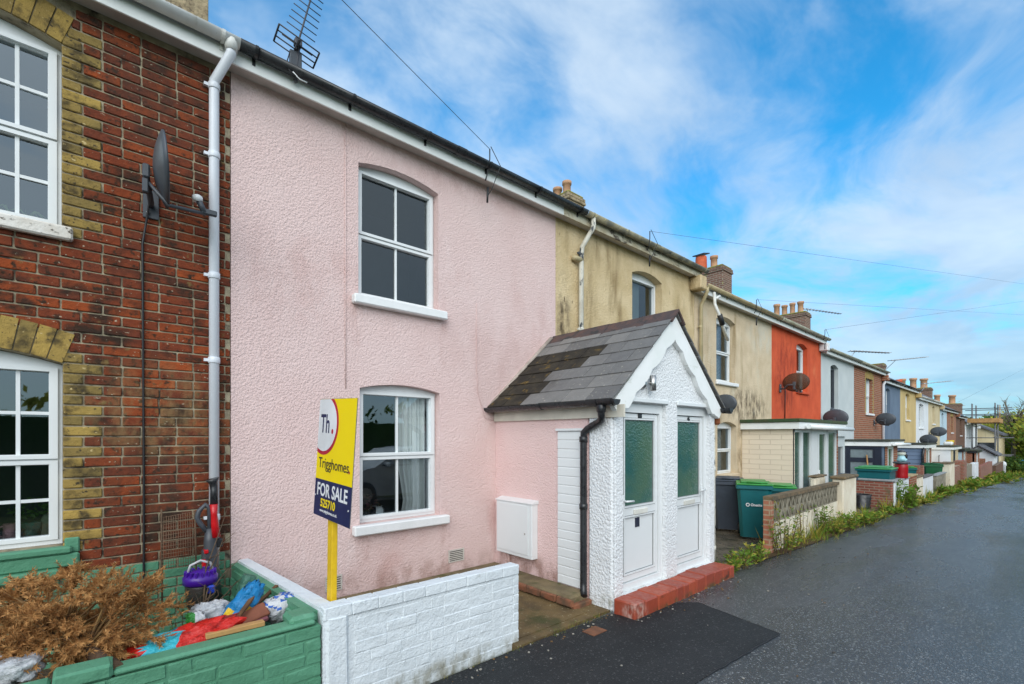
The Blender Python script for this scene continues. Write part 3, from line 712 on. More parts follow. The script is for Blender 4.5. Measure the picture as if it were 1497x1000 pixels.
# ================================================================== THE REST OF THE TERRACE
def house(name, label, x0, x1, z, mat, win, gutter, ground_win=None, chim=None, fascia=None, base=None, pane=None, curtain=None, brickarch=False, wframe=None, wrows=(.5,), wbars=0, corbel=True, rise=.09, cm=None, sm=None):
    t = thing(name, label, 'house', (x0, 0, 0))
    holes = [(a, b, c, d, rise) for a, b, c, d in ([win] + ([ground_win] if ground_win else []))]
    ex = None
    if brickarch:
        def ex(mb):
            a, b, c, d = win
            mb.panel(arch(a - .14, b + .14, d - .02, d + .16, .12), [], XZ, -.006, -.001, 1)
            for q in (a - .13, b): mb.box(q, q + .13, -.005, -.001, c, d - .02, 1)
    facade(t, x0 + .003, x1 - .003, z - 5.6, z, holes, [mat, m_yellow_brick], extra=ex)
    for hI in holes:
        w = window(t, *hI[:4], rise=rise, y=.13, rows=wrows, bars=wbars, frame=wframe, pane=pane or m_glass, sillmat=(sm or m_sill) if hI is holes[0] else m_beige2, silld=.06, sillz=.08)
        a, b, c, d = hI[:4]
        if curtain: MB().quad((a, .25, c), (a + (b - a) * curtain[0], .25, c), (a + (b - a) * curtain[0], .25, d + .1), (a, .25, d + .1)).build('curtain', curtain[1], w)
        interior(t, a - .2, b + .2, c - .1, d + .3)
    eaves(t, x0, x1, z, gutter=gutter, fascia=fascia, gx0=x0 + .02, gx1=x1 + .02)
    roof(t, x0, x1, z)
    if chim: chimney(t, **chim)
    if corbel: MB().box(x1 - .2, x1 + .02, -.24, -.001, z - .24, z - .004, 0, .02).build('eaves_corbel', cm or mat, t)
    return t
h3 = house('buff_house', 'buff stained rendered house with tall white sash window', 8.06, 12.04, 4.57, m_beige2, (9.0, 9.92, 2.90, 4.22), m_beige_pipe, (9.05, 9.98, .9, 1.95), dict(x=16.4, zt=7.73, pots=0, h=1.2) and None, curtain=(.75, m_blueprt), corbel=False)
downpipe(h3, [(8.14, -.222, 4.66), (8.14, -.222, 4.56), (8.2, -.12, 4.42), (8.2, -.07, 4.33), (8.2, -.06, 1.0)], m_beige_pipe, .036, [(3.9, 8.2, -.06)])
h4 = house('orange_house', 'bright orange rendered house above the pale porch extension', 12.04, 16.0, 4.57, m_orange, (13.85, 14.75, 3.0, 4.27), M('mossy_gutter', (.46, .46, .38), (.3, .31, .22), sc=4, rough=.7, spots=(((.08, .08, .06), 5, .58, .7, (1, 1, 1)),)), wrows=(.45,), cm=m_white_r, sm=m_orange)
h5 = house('pale_grey_house', 'pale grey rendered house with a dark slim window', 16.04, 19.8, 4.30, m_palegrey, (17.0, 17.85, 2.62, 3.98), MATS['mossy_gutter'], wframe=m_grey, pane=m_glass_dark, corbel=False, wrows=(), sm=m_grey)
h6 = house('red_brick_house', 'red brick house with yellow brick arch beside the blue house', 19.8, 24.28, 4.30, m_brick_far, (21.5, 22.6, 2.62, 4.0), MATS['mossy_gutter'], brickarch=True, pane=m_blind, wbars=1, wrows=(.5,))
h7 = house('slate_blue_house', 'slate blue rendered house with white window edge', 24.3, 28.0, 4.02, m_bluegrey, (24.95, 25.75, 2.5, 3.75), m_black, corbel=False)
h8 = house('cream_yellow_house', 'cream yellow rendered house between blue and white houses', 28.0, 32.1, 4.02, m_yellow_r, (29.3, 30.3, 2.55, 3.78), m_black)
h9 = house('white_house', 'white rendered house next to the cream yellow house', 32.12, 36.1, 3.74, m_white_r, (33.0, 34.4, 2.2, 3.45), m_gutter_white, corbel=False, wbars=2, wrows=())
h10 = house('cream_house', 'pale cream house left of the pale blue house', 36.1, 40.7, 3.74, m_cream_r, (37.6, 38.5, 2.5, 3.5), m_gutter_white)
h11 = house('pale_blue_house', 'narrow pale blue house beside brown brick', 40.72, 43.9, 3.46, m_paleblue, (41.4, 42.3, 2.0, 3.2), m_black, corbel=False, wframe=m_grey)
h12 = house('brown_brick_house', 'far brown brick house after the pale blue house', 43.9, 49.0, 3.46, m_brick_far, (46.0, 47.2, 2.0, 3.2), m_black, brickarch=True)
h13 = house('dark_brick_house', 'far dark brick house, its ivy stained front near the scaffold', 49.02, 55.0, 3.2, m_brick_dark, (51.5, 52.6, 1.8, 3.0), m_black, corbel=False)
h14 = house('scaffolded_white_house', 'far white house behind the scaffold', 55.02, 66.0, 2.75, m_white_r, (58, 59.6, 1.4, 2.5), m_gutter_white)
h15 = thing('end_white_house', 'last white gabled house at the end of the lane', 'house', (67, 0, 0))
mb = MB(); mb.box(67, 74, -1.6, 5, -2.5, 1.9); mb.prism([(-1.6, 1.9), (5, 1.9), (1.7, 3.6)], lambda a, b, d: V((d, a, b)), 67, 74); mb.build('wall', m_cream_r, h15)
mb = MB(); mb.prism([(-1.9, 1.75), (1.7, 3.65), (1.7, 3.85), (-1.9, 1.95)], lambda a, b, d: V((d, a, b)), 66.7, 74.3); mb.prism([(5.3, 1.75), (1.7, 3.65), (1.7, 3.85), (5.3, 1.95)], lambda a, b, d: V((d, a, b)), 66.7, 74.3); mb.build('roof', m_roof, h15)
MB().box(66.97, 66.995, -1.2, .6, -.9, 1.1).build('window', m_glass_dark, h15)
# chimneys straddling the party walls
chimney(h4, 16.5, 7.95, y=3.6, w=.75, d=1.0, pots=1, potm=m_pot, h=1.8, potr=.15, poth=.5)
c = MB().lathe((16.3, 4.0, 7.97), [(.2, 0), (.21, .1), (.2, .45), (.19, .5)], 16).build('chimney_pot', m_pot_red, h4)
MB().prism([(-.24, .5), (.24, .62), (.24, .66), (-.24, .54)], lambda a, b, d: V((16.3 + a, 4.0 + d, 7.97 + b)), -.22, .22).build('pot_cowl', m_cable, c)
chimney(h6, 24.5, 7.62, w=.7, d=1.7, pots=4, h=1.8, potr=.15, poth=.62)
def chim2(par, px, py, **k): c = PY(px, py, 2.6); chimney(par, c.x, c.z, y=2.6, **k)
chim2(h9, 1284, 532, w=.6, d=.7, pots=0, h=1.6)
chim2(h11, 1314, 574, w=.8, d=.8, pots=1, potm=m_pot_red, h=1.6, potr=.2, poth=.95)
chim2(h13, 1335, 568, w=.8, d=2.3, pots=3, h=2., potr=.24, poth=.8)
chim2(h14, 1370, 591, w=.9, d=3.6, pots=3, h=2., potr=.3, poth=.9)
chim2(h14, 1405, 613, w=.6, d=.8, pots=1, h=1.4, potm=m_cable, potr=.2, poth=.6)
MB().tube([(12.9, -.03, 3.2), (12.9, -.02, 2.1)], .012, 5).build('wall_cable', m_cable, h4)
downpipe(h6, [(24.2, -.22, 4.4), (24.2, -.2, 4.2), (24.15, -.06, 3.9), (24.15, -.06, .4)], m_pipe_white, .05)

# ---- flat roofed front extensions (their side wall faces the camera)
m_felt = M('green_felt', (.035, .075, .03), (.06, .07, .03), sc=6, rough=.95, bump=(('n', 20, .02),))
m_darkfelt = M('dark_felt', (.045, .05, .045), (.07, .075, .05), sc=5, rough=.95, bump=(('n', 20, .02),))
def ext(label, x0, x1, yf, z0, z1, sidem, felt, fasciam=None, cat='extension', name='front_extension'):
    t = thing(name, label, cat, (x0, 0, z0))
    MB().box(x0, x0 + .12, yf, -.002, z0, z1 - .2).build('side_wall', sidem, t)
    MB().box(x0 - .14, x1 + .12, yf - .18, -.004, z1 - .075, z1, 0, .01).build('flat_roof', felt, t)
    mb = MB(); mb.box(x0 - .1, x0 - .08, yf - .15, -.004, z1 - .22, z1 - .076); mb.box(x0 - .08, x1 + .1, yf - .15, yf - .13, z1 - .22, z1 - .076); mb.box(x0 - .08, x1 + .1, yf - .129, -.004, z1 - .2, z1 - .18)
    mb.build('fascia', fasciam or m_gloss_white, t)
    return t
def front(t, yf, items, z0, z1):
    """glazed front: (xa, xb, kind, material)"""
    for xa, xb, kind, m in items:
        if kind == 'wall': MB().box(xa, xb, yf, yf + .1, z0, z1 - .2).build('front_wall', m, t)
        else:
            zb = z0 + (.03 if kind == 'door' else .45); mb = MB(); zt = z1 - .22
            f = .07 if kind != 'door' else .11
            mb.panel(rect(xa + .004, xb - .004, z0, zt), [rect(xa + f, xb - f, z0 + (.12 if kind == 'glazed' else .25 if kind == 'door' else .55), zt - f)], XZ, yf, yf + .07)
            o = mb.build('door' if kind == 'door' else 'window', m, t)
            MB().box(xa + f - .01, xb - f + .01, yf + .03, yf + .045, z0 + .1, zt - f + .01).build('pane', m_glass_dark if m is m_grey else m_greenglass, o)
            if kind == 'door': MB().box(xa + .03, xa + .06, yf - .03, yf, z0 + .9, z0 + 1.1, 0, .005).build('door_handle', m_upvc, o)
m_greenglass = M('green_reflecting_glass', (.05, .10, .075), (.10, .16, .14), sc=2, rough=.06, spec=.8)
m_creamblock = M('cream_blockwork', (.80, .69, .54), (.75, .64, .50), sc=2, rough=.8, brick=((.80, .69, .54), (.66, .56, .43), .45, .11, .007))
zA = gz(10.5)
eA = ext('cream block porch extension with green felt roof and white glazed front', 10.28, 13.6, -1.05, zA, 2.10, m_creamblock, m_felt)
front(eA, -1.05, ((10.29, 10.85, 'glazed', m_upvc), (10.86, 11.5, 'glazed', m_upvc), (11.95, 12.65, 'door', m_upvc), (12.7, 13.45, 'glazed', m_upvc), (11.52, 11.93, 'wall', m_upvc), (13.46, 13.58, 'wall', m_brick_far)), zA, 2.10)
half_gutter(0, 0, 0, 0) if False else None
tag(MB().tube([(10.5, -1.29, 1.93), (13.9, -1.29, 1.9)], .05, 10).build('gutter', m_gloss_white, eA))
zB = gz(18.8)
eB = ext('navy framed porch extension with brick corner and white gutter', 18.7, 20.9, -1.08, zB, 1.62, m_bluegrey, m_darkfelt)
mb = MB(); mb.panel(rect(-1.0, -.02, zB, 1.40), [rect(-.78, -.15, zB + .62, .85), rect(-.78, -.15, 1.0, 1.28)], YZ(18.67), -.01, .025); mb.panel(rect(-1.02, -.0, zB + .02, 1.41), [rect(-.83, -.1, zB + .5, 1.32)], YZ(18.655), -.01, .004)
o = mb.build('side_window', M('navy_frame', (.018, .025, .045), rough=.4), eB)
MB().quad((18.68, -.8, zB + .6), (18.68, -.12, zB + .6), (18.68, -.12, 1.3), (18.68, -.8, 1.3)).build('pane', M('dull_pane', (.20, .25, .27), (.15, .19, .2), rough=.15, spec=.6), o)
front(eB, -1.08, ((18.72, 19.2, 'wall', m_brick_far), (19.22, 20.1, 'door', m_upvc), (20.12, 20.8, 'wall', m_brick_far)), zB, 1.62)
MB().tube([(18.9, -1.3, 1.46), (21.6, -1.3, 1.43)], .05, 8).build('gutter', m_gloss_white, eB)
zC = gz(26.8)
m_blueboard = M('blue_boarding', (.17, .24, .35), (.14, .20, .30), sc=2, rough=.6, brick=((.19, .26, .38), (.07, .1, .15), 3., .17, .012))
eC = ext('blue boarded porch extension with black lantern bracket', 26.8, 29.3, -.98, zC, 1.42, m_blueboard, m_darkfelt)
front(eC, -.98, ((26.82, 27.7, 'wall', m_brick_far), (27.72, 28.6, 'door', m_upvc), (28.62, 29.2, 'wall', m_brick_far)), zC, 1.42)
MB().tube([(26.76, -.42, 1.0), (26.6, -.42, 1.02), (26.6, -.42, .9)], .02, 6).lathe((26.6, -.42, .7), [(.02, 0), (.06, .02), (.07, .18), (.02, .24)], 8).build('lantern', m_cable, eC)
MB().tube([(26.74, -1.02, 1.22), (26.7, -.99, .9), (26.7, -.99, zC + .1)], .05, 8).build('downpipe', m_black, eC)
zD = gz(36.9)
eD = ext('white porch extension with hanging flower basket bracket', 36.9, 40.5, -.9, zD, 1.16, m_white_r, m_darkfelt)
front(eD, -.9, ((36.92, 38.0, 'wall', m_cream_r), (38.02, 39, 'door', m_grey), (39.02, 40.4, 'wall', m_cream_r)), zD, 1.16)
zE = gz(42)
eE = ext('small pale blue porch extension with dark roof edge', 41.2, 44.2, -1.0, zE, .95, m_paleblue, m_darkfelt, m_black)
front(eE, -1.0, ((41.25, 42.2, 'wall', m_brick_far), (42.22, 43.2, 'door', m_upvc), (43.22, 44.1, 'wall', m_brick_far)), zE, .95)
zF = gz(47)
eF = ext('brown brick porch extension with white corner pipe', 46.5, 50.5, -1.2, zF, .75, m_brick_far, m_darkfelt, m_black)
front(eF, -1.2, ((46.5, 48, 'wall', m_brick_far), (48.02, 49, 'door', m_upvc), (49.02, 50.4, 'wall', m_brick_far)), zF, .75)
eG = thing('gabled_porch', 'white gabled porch beneath the scaffold', 'porch', (54, -1, gz(54)))
zG = gz(54)
mb = MB(); mb.box(54, 58, -1.8, -.01, zG, .2); mb.prism([(-1.8, .2), (-.01, .2), (-.9, .9)], lambda a, b, d: V((d, a, b)), 54, 58); mb.build('wall', m_white_r, eG)
mb = MB(); mb.prism([(-2.1, .12), (-.9, .95), (-.9, 1.05), (-2.1, .22)], lambda a, b, d: V((d, a, b)), 53.7, 58.2); mb.prism([(.1, .12), (-.9, .95), (-.9, 1.05), (.1, .22)], lambda a, b, d: V((d, a, b)), 53.7, 58.2); mb.build('roof', m_roof, eG)
MB().box(53.97, 53.995, -1.3, -.5, zG, -.1).build('door', m_brick_far, eG)
t = thing('entrance_screen', 'grey framed glazed screen beside the navy extension', 'entrance', (15.5, -.5, gz(15.5)))
mb = MB(); zS = gz(15.5); mb.panel(rect(14.95, 16.0, zS, 1.72), [rect(15.07, 15.82, zS + .1, 1.42)], XZ, -.62, -.5); mb.box(14.85, 16.06, -.7, -.45, 1.722, 1.80); mb.build('frame', m_palegrey, t); MB().box(15.07, 15.82, -.56, -.55, zS + .1, 1.42).build('pane', m_glass_dark, t)
t = thing('hanging_basket', 'brown hanging basket on the white extension wall', 'basket', (36.8, -.4, .1))
MB().lathe((36.72, -.4, .0), [(.12, 0), (.28, .1), (.3, .2)], 10).build('basket', M('dry_basket', (.25, .10, .05), (.12, .06, .03), sc=20, rough=1.), t); MB().tube([(36.72, -.4, .15), (36.72, -.4, .55), (36.88, -.4, .6)], .02, 5).build('bracket', m_cable, t)
tag(MB().lathe((36.0, -.6, 1.36) if False else (38.6, -.7, 1.16), [(.16, 0), (.2, .3), (.19, .32)], 12).build('yellow_bucket', M('yellow_plastic', (.75, .52, .02), rough=.4)), 'yellow bucket standing on the white flat roof', 'bucket')
tag(MB().cbox((37.9, -.7, 1.29), (.35, .2, .11), .06).build('white_sack', m_upvc), 'white sack beside the yellow bucket on the flat roof', 'sack')

# ================================================================== AERIALS, DISHES, WIRES
d0 = dish_proto('dark grey satellite dish on the left red brick house', m_grey)
d0.location = (-.545, -.005, 3.53); d0.rotation_euler = (0, 0, R(-4))
tag(MB().tube([(-.56, -.05, 3.5), (-.598, -.02, 3.2), (-.59, -.018, 1.4), (-.59, -.02, .4), (-.57, -.05, .25)], .008, 6).build('dish_cable', m_cable), 'black cable running down the red brick wall from the dish', 'cable')
dl = [((1064, 590), 'grey satellite dish on the buff house beside the porch', 36), ((1163, 559), 'brown see-through mesh satellite dish on the orange house', 36), ((1220, 611), 'large grey dish above the cream extension roof', 32), ((1294, 613), 'black satellite dish between the brick and blue houses', 24), ((1357, 643), 'grey satellite dish over the blue boarded extension', 20), ((1370, 631), 'far dark dish on the pale cream house', 18)]
for i, ((px, py), lab, wpx) in enumerate(dl):
    c_ = PY(px, py, -.37 if i != 4 else -.9); sc = wpx / F_ * ((c_.x + X0) * CT + (c_.y + DD) * ST) / .64
    l = c_ - V((.02, -.36, .12)) * sc
    if i != 4: l.y = -.01
    q = dup(d0, l, R(-4), lab, None, sc)
    if i == 1:
        for ch in q.children:
            if ch.name.startswith('reflector'):
                ch.data = ch.data.copy(); ch.data.materials[0] = M('mesh_dish', (.10, .05, .025), (.06, .035, .02), sc=3, rough=.6, alpha=.72)
ya = yagi('roof_aerial', 'TV aerial with grid reflector above the pink house gutter', PY(432, 120, -.2), PY(433, 72, -.24), CAM + _ray(462, -28) * 4.55, n=11, el=.13, rod=.0045, reflector=True, mat=M('weathered_alloy', (.07, .075, .085), (.05, .05, .06), sc=20, rough=.5, metal=.4), side=V((1, 0, 0)))
tag(ya); 
MB().cbox(PY(432, 88, -.2), (.05, .02, .07), .006).build('bracket_block', m_grey, ya)
tag(MB().tube([PY(424, 75, -.24), PY(418, 95, -.24), PY(424, 104, -.26), PY(432, 110, -.26), PY(444, 118, -.26)], .005, 5).tube([PY(428, 105, -.26), PY(438, 116, -.26), PY(449, 121, -.26)], .006, 5, 1).build('aerial_cable', [m_cable, m_upvc]), 'loose black and white aerial cable hanging over the pink house gutter', 'cable')
def wire(label, pts, r=.006, n=14, sag=.25, hook=None):
    t = thing('overhead_wire', label, 'cable', pts[0]); a, b = V(pts[0]), V(pts[1])
    MB().tube([a.lerp(b, k / n) - V((0, 0, sag * 4 * (k / n) * (1 - k / n))) for k in range(n + 1)], r, 5).build('wire', m_wire, t)
    if hook:
        h = V(hook)
        MB().tube([a, a + V((0, 0, -.12)), h + V((0, -.03, .05)), h], .008, 6).tube([a + V((-.0, -.02, .02)), a + V((.1, -.08, -.2)), h + V((.06, -.05, -.1)), h + V((.0, -.04, -.2))], .005, 5).tube([h + V((0, -.05, -.1)), h + V((-.01, -.05, -.28))], .013, 6).build('wall_hook', m_cable, t)
    return t
k1 = PY(716, 218, -.24)
far1 = CAM + _ray(500, 0) * 4.0
wire('overhead wire rising from the pink house eaves to the upper left', [k1, k1 + (far1 - k1) * 7], .0032, 20, .0, hook=k1 + V((-.02, .06, -.36)))
def wire2(label, px0, py0, y0, px1, py1, d1, r, hook=True):
    a = PY(px0, py0, y0); b = CAM + _ray(px1, py1) * d1
    wire(label, [a, a + (b - a) * 2.2], r * .45, 16, .0, hook=(a + V((0, .05, -.3))) if hook else None)
wire2('overhead wire from the ochre house eaves going right', 950, 338, -.3, 1340, 393, 14, .006)
wire2('overhead wire from the buff house eaves going right', 1106, 438, -.3, 1420, 456, 20, .006)
wire2('overhead wire from the orange house end eaves going right', 1206, 482, -.3, 1450, 447, 24, .008)
wire2('far thin wire above the scaffold', 1392, 592, -.3, 1480, 548, 45, .012, False)
b = V((24.9, 3.4, 7.6))
yagi('roof_aerial', 'long thin aerial by the chimney above the orange house', (24.6, 3.3, 7.0), (24.7, 3.1, 7.85), (27.2, 2.2, 7.85), 12, .16, .012)
yagi('roof_aerial', 'long thin aerial over the pale grey house roof', PY(1244, 522, 1.5), PY(1243, 513, 1.5), PY(1300, 516, .6), 12, .2, .016)
yagi('roof_aerial', 'tilted aerial on a leaning mast above the slate blue house', PY(1290, 545, 1.), PY(1303, 527, 1.), PY(1353, 522, .4), 10, .28, .018)
yagi('roof_aerial', 'aerial above the white and cream houses', PY(1345, 575, 1.5), PY(1350, 561, 1.5), PY(1390, 557, .6), 9, .3, .02)
yagi('roof_aerial', 'small far aerial left of the scaffold', PY(1402, 605, 1.5), PY(1396, 593, 1.8), PY(1406, 593, 1.5), 5, .4, .025)
# loose insulated drop wire on the buff house
tag(MB().tube([PY(1044, 428, -.3), PY(1045, 445, -.35), PY(1052, 462, -.4), PY(1060, 487, -.4), PY(1064, 497, -.3)], .03, 6).tube([PY(1052, 460, -.4), PY(1056, 475, -.4)], .05, 6, 1).tube([PY(1046, 437, -.3), PY(1052, 433, -.3)], .03, 5).build('drop_cable', [m_gutter_white, m_cable]), 'taped grey and black cable hanging from the buff house gutter', 'cable')
# ---- scaffold
sc = thing('scaffold', 'steel tube scaffold tower with plank platform at the far white house', 'scaffold', (53, -1.5, gz(53)))
xs_ = (56.0, 59.5); ys_ = (-1.75, -.35); zs = gz(54)
for x in xs_:
    for y in ys_:
        for dx in (0, .5): MB().tube([(x + dx, y, zs), (x + dx, y, 4.55)], .036, 6).build('upright', m_steel_tube, sc)
for z in (4.1, 3.6, 1.6, .1):
    for x in xs_: MB().tube([(x, .35, z), (x, -2.75, z)], .036, 5).build('ledger', m_steel_tube, sc)
    MB().tube([(55.2, -1.75, z + .06), (60.6, -1.75, z + .06)], .036, 5).build('ledger', m_steel_tube, sc)
MB().tube([(56, -1.75, .1), (59.5, -1.75, 2.9)], .03, 5).build('brace', m_steel_tube, sc)
m_plank = M('scaffold_plank', (.50, .28, .10), (.36, .2, .08), sc=6, rough=.9)
MB().box(55.6, 60.6, -2.0, -.1, 2.88, 2.96).box(55.6, 60.6, -2.03, -2.0, 2.9, 3.25).box(55.57, 55.6, -2.0, -.1, 2.9, 3.25).build('platform', m_plank, sc)
MB().box(55.7, 56.4, -2.06, -2.03, 3.26, 4.35).build('board', m_plank, sc)

# ================================================================== GROUND
m_soil = M('brown_soil', (.11, .075, .04), (.06, .042, .025), sc=6, rough=1., spec=.1, bump=(('n', 30, .02), ('v', 60, .01)), spots=(((.05, .09, .02), 3, .58, .72, (1, 1, 1)),))
m_court = M('mossy_concrete', (.17, .115, .05), (.10, .07, .035), sc=4, rough=.75, spec=.3, bump=(('n', 60, .006), ('v', 90, .004)), spots=(((.30, .25, .15), 30, .6, .7, (1, 1, 1)), ((.06, .06, .02), 2.5, .52, .7, (1, 1, 1))))
m_ledge = M('old_concrete', (.22, .17, .09), (.13, .10, .055), sc=5, rough=.85, bump=(('n', 40, .008),), spots=(((.07, .08, .02), 4, .5, .68, (1, 1, 1)),))
def asphalt(name, c1, c2, wet, r0, r1, chip, thr):
    m, g, out = newmat(name)
    P = g.n('NewGeometry').outputs['Position']
    big = g.noise(g.scaled(P, (.25, .9, 1)), 1., 4., .55)
    col = g.mix(g.rng(big, .3, .7), c1, c2)
    col = g.mix(g.math('MULTIPLY', g.rng(g.noise(P, 2.1, 5., .62), .45, .72), .45), col, tuple(x * .55 for x in c1))
    col = g.mix(g.math('MULTIPLY', g.rng(g.noise(g.scaled(P, (.6, 5, 1)), 1.1, 4., .6), .55, .75), .3), col, tuple(x * 1.6 for x in c2))
    sp = g.n('TexVoronoi', {'Vector': P, 'Scale': 95.}, feature='F1')
    chipf = g.rng(g.n('TexWhiteNoise', {0: sp.outputs['Position']}, noise_dimensions='3D').outputs['Value'], thr, thr + .12)
    col = g.mix(g.math('MULTIPLY', chipf, chip), col, (.34, .34, .33))
    col = g.mix(g.math('MULTIPLY', g.rng(g.noise(P, 55, 3., .7), .55, .75), .6), col, (.018, .02, .022))
    b = g.n('BsdfPrincipled', {'Base Color': col, 'Specular IOR Level': wet})
    g.set(b.inputs['Roughness'], g.rng(g.noise(g.scaled(P, (.2, .8, 1)), 1.3, 4., .6), .35, .65, r0, r1))
    b1 = g.n('Bump', {'Height': sp.outputs['Distance'], 'Distance': .006, 'Strength': .8}); b2 = g.n('Bump', {'Height': g.noise(P, 130, 2.), 'Distance': .004, 'Strength': .8, 'Normal': b1.outputs[0]})
    g.set(b.inputs['Normal'], b2.outputs[0]); g.nt.links.new(b.outputs[0], out.inputs[0])
    return m
m_road = asphalt('wet_asphalt', (.043, .043, .042), (.066, .065, .063), 1., .14, .36, .6, .85)
m_patch = asphalt('new_asphalt', (.017, .018, .019), (.024, .025, .026), .3, .55, .75, .22, .9)
def strip(name, xs, y0f, y1f, mat, dz, kind='structure', ny=1, bumpy=0.):
    mb = MB(); n = len(xs)
    for x in xs:
        for j in range(ny + 1):
            y = y0f(x) + (y1f(x) - y0f(x)) * j / ny
            mb.v.append((x, y, gz(x) + dz + (noise.noise((x * 1.7, y * 1.7, 3)) * bumpy if bumpy else 0)))
    for i in range(n - 1):
        for j in range(ny):
            k = i * (ny + 1) + j; mb.f.append((k, k + ny + 1, k + ny + 2, k + 1)); mb.m.append(0); mb.s.append(True)
    return tag(mb.build(name, mat), kind=kind)
xs = [-400, -120, -40, -16] + [-12 + k * 1. for k in range(86)] + [80, 90, 110, 150]
# terrain: one sheet out to the hills
m_field = M('rough_grassland', (.085, .12, .03), (.05, .085, .022), sc=.15, rough=1., spec=.1, spots=(((.12, .12, .04), .05, .5, .65, (1, 1, 1)),))
mb = MB(); gx = [-600, -200, -60, -20, 0, 5, 10, 20, 30, 40, 50, 60, 70, 80, 95, 115, 140, 180, 230, 280, 330, 380, 440, 520, 700]; gy = [-500, -200, -80, -40, -20, -9, 12, 25, 40, 60, 90, 130, 180, 240, 320, 420, 600]
def hz(x, y):
    d = math.hypot(x, y); b = gz(min(max(x, -5), 75)) - .06
    if d < 100: return b
    t = min(1, (d - 100) / 280); t = t * t * (3 - 2 * t)
    ang = math.atan2(y, x)
    return b + t * (8 + 4 * math.sin(ang * 9 + .6) + 2 * math.sin(ang * 23 + 1)) * (1 if x > 0 else .5)
for x in gx:
    for y in gy: mb.v.append((x, y, hz(x, y)))
nY = len(gy)
for i in range(len(gx) - 1):
    for j in range(nY - 1): k = i * nY + j; mb.f.append((k, k + nY, k + nY + 1, k + 1)); mb.m.append(0); mb.s.append(True)
tag(mb.build('ground', m_field), kind='structure')
edge = lambda x: (-1.80 if x < 5 else -1.80 - .05 * min(1, (x - 5) / 3) - .12 * max(0, min(1, (x - 20) / 20)) - (max(0, x - 52) ** 2) * .012)
strip('road', xs, edge, lambda x: edge(x) - 5.9, m_road, 0.)
mb = MB(); pk = [(-16, -1.79), (2.0, -1.80), (2.88, -1.84), (2.95, -2.09), (3.6, -2.09), (3.80, -2.25), (3.58, -3.1), (2.4, -3.02), (-16, -2.9)]
pp = []
for i in range(9):
    a, b = V(pk[i]), V(pk[(i + 1) % 9]); ns = max(1, int((b - a).length / .05)) if i in (4, 5, 6, 7) and (b - a).length < 3 else 1
    for k in range(ns): q = a.lerp(b, k / ns); w_ = .012 if ns > 1 else 0; pp.append((q.x + noise.noise((q.x * 9, q.y * 9, 1)) * w_, q.y + noise.noise((q.x * 9, q.y * 9, 7)) * w_))
mb.add([(x, y, gz(x) + .005) for x, y in pp], [tuple(range(len(pp)))]); tag(mb.build('road_patch', m_patch), kind='structure')
mb = MB(); mb.tube([(x, y, .002) for x, y in pp[5:-1] if x > 2.35], .006, 4); tag(mb.build('patch_seam', M('bitumen_seam', (.008, .008, .009), rough=.4)), kind='structure')
strip('verge', [x for x in xs if 5.2 <= x <= 66], lambda x: -1.5, lambda x: edge(x) - .16, m_soil, .012, ny=3, bumpy=.02)
strip('far_verge', xs, lambda x: edge(x) - 5.9, lambda x: edge(x) - 8, m_field, .02)
# forecourts
tag(MB().box(.1, 2.7, -1.68, -.002, -.05, .02).box(1.7, PXL - .01, -1.78, -1.5, -.05, .012).build('forecourt', m_court), kind='structure')
mb = MB(); mb.box(.15, 2.93, -.42, -.004, .0, .14, 0, .02); mb.box(2.66, 2.935, -1.5, -.42, .0, .125, 0, .02)
for k in range(5): mb.cbox((2.645, -.56 - k * .22, .07), (.02, .105, .036), .01, 1, None, .006)
mb.box(2.66, 2.93, -1.56, -1.5, .0, .06, 1, .01)
tag(mb.build('concrete_ledge', [m_ledge, M('worn_brick', (.26, .10, .05), (.1, .06, .035), sc=9, rough=.9)]), kind='structure')
mb = MB(); mb.box(5.15, 7.0, -1.72, -.002, gz(6) - .1, gz(6) - .0); mb.box(7.0, 10.25, -1.6, -.002, gz(8.5) - .1, gz(8.5) + .01)
tag(mb.build('concrete_path', M('wet_concrete', (.16, .135, .10), (.08, .07, .055), sc=2.5, rough=.3, rv=.15, spots=(((.05, .05, .03), 3, .5, .68, (1, 1, 1)),))), kind='structure')
tag(MB().box(5.2, 7.0, -1.86, -1.72, gz(6) - .1, gz(6) + .03, 0, .02).build('kerb', M('yellowed_concrete', (.34, .26, .07), (.2, .16, .07), sc=7, rough=.9, bump=(('n', 30, .01),))), kind='structure')
tag(MB().box(-8, -.0, -1.6, -.002, -.2, .10).build('garden_bed', m_soil), kind='structure')
tag(MB().box(10.3, 60, -1.55, .0, -3, gz(16) - .02).build('front_yards', m_ledge), kind='structure') if False else strip('front_yards', [x for x in xs if 10.2 <= x <= 66], lambda x: -.002, lambda x: -1.52, m_ledge, .016)
tag(MB().box(2.33, 2.51, -2.06, -1.93, .0, .011).build('drain_cover', M('rusty_cover', (.22, .085, .04), (.14, .06, .03), sc=12, rough=.8, bump=(('n', 60, .004),))), 'small rusty water cover in the dark asphalt', 'cover')

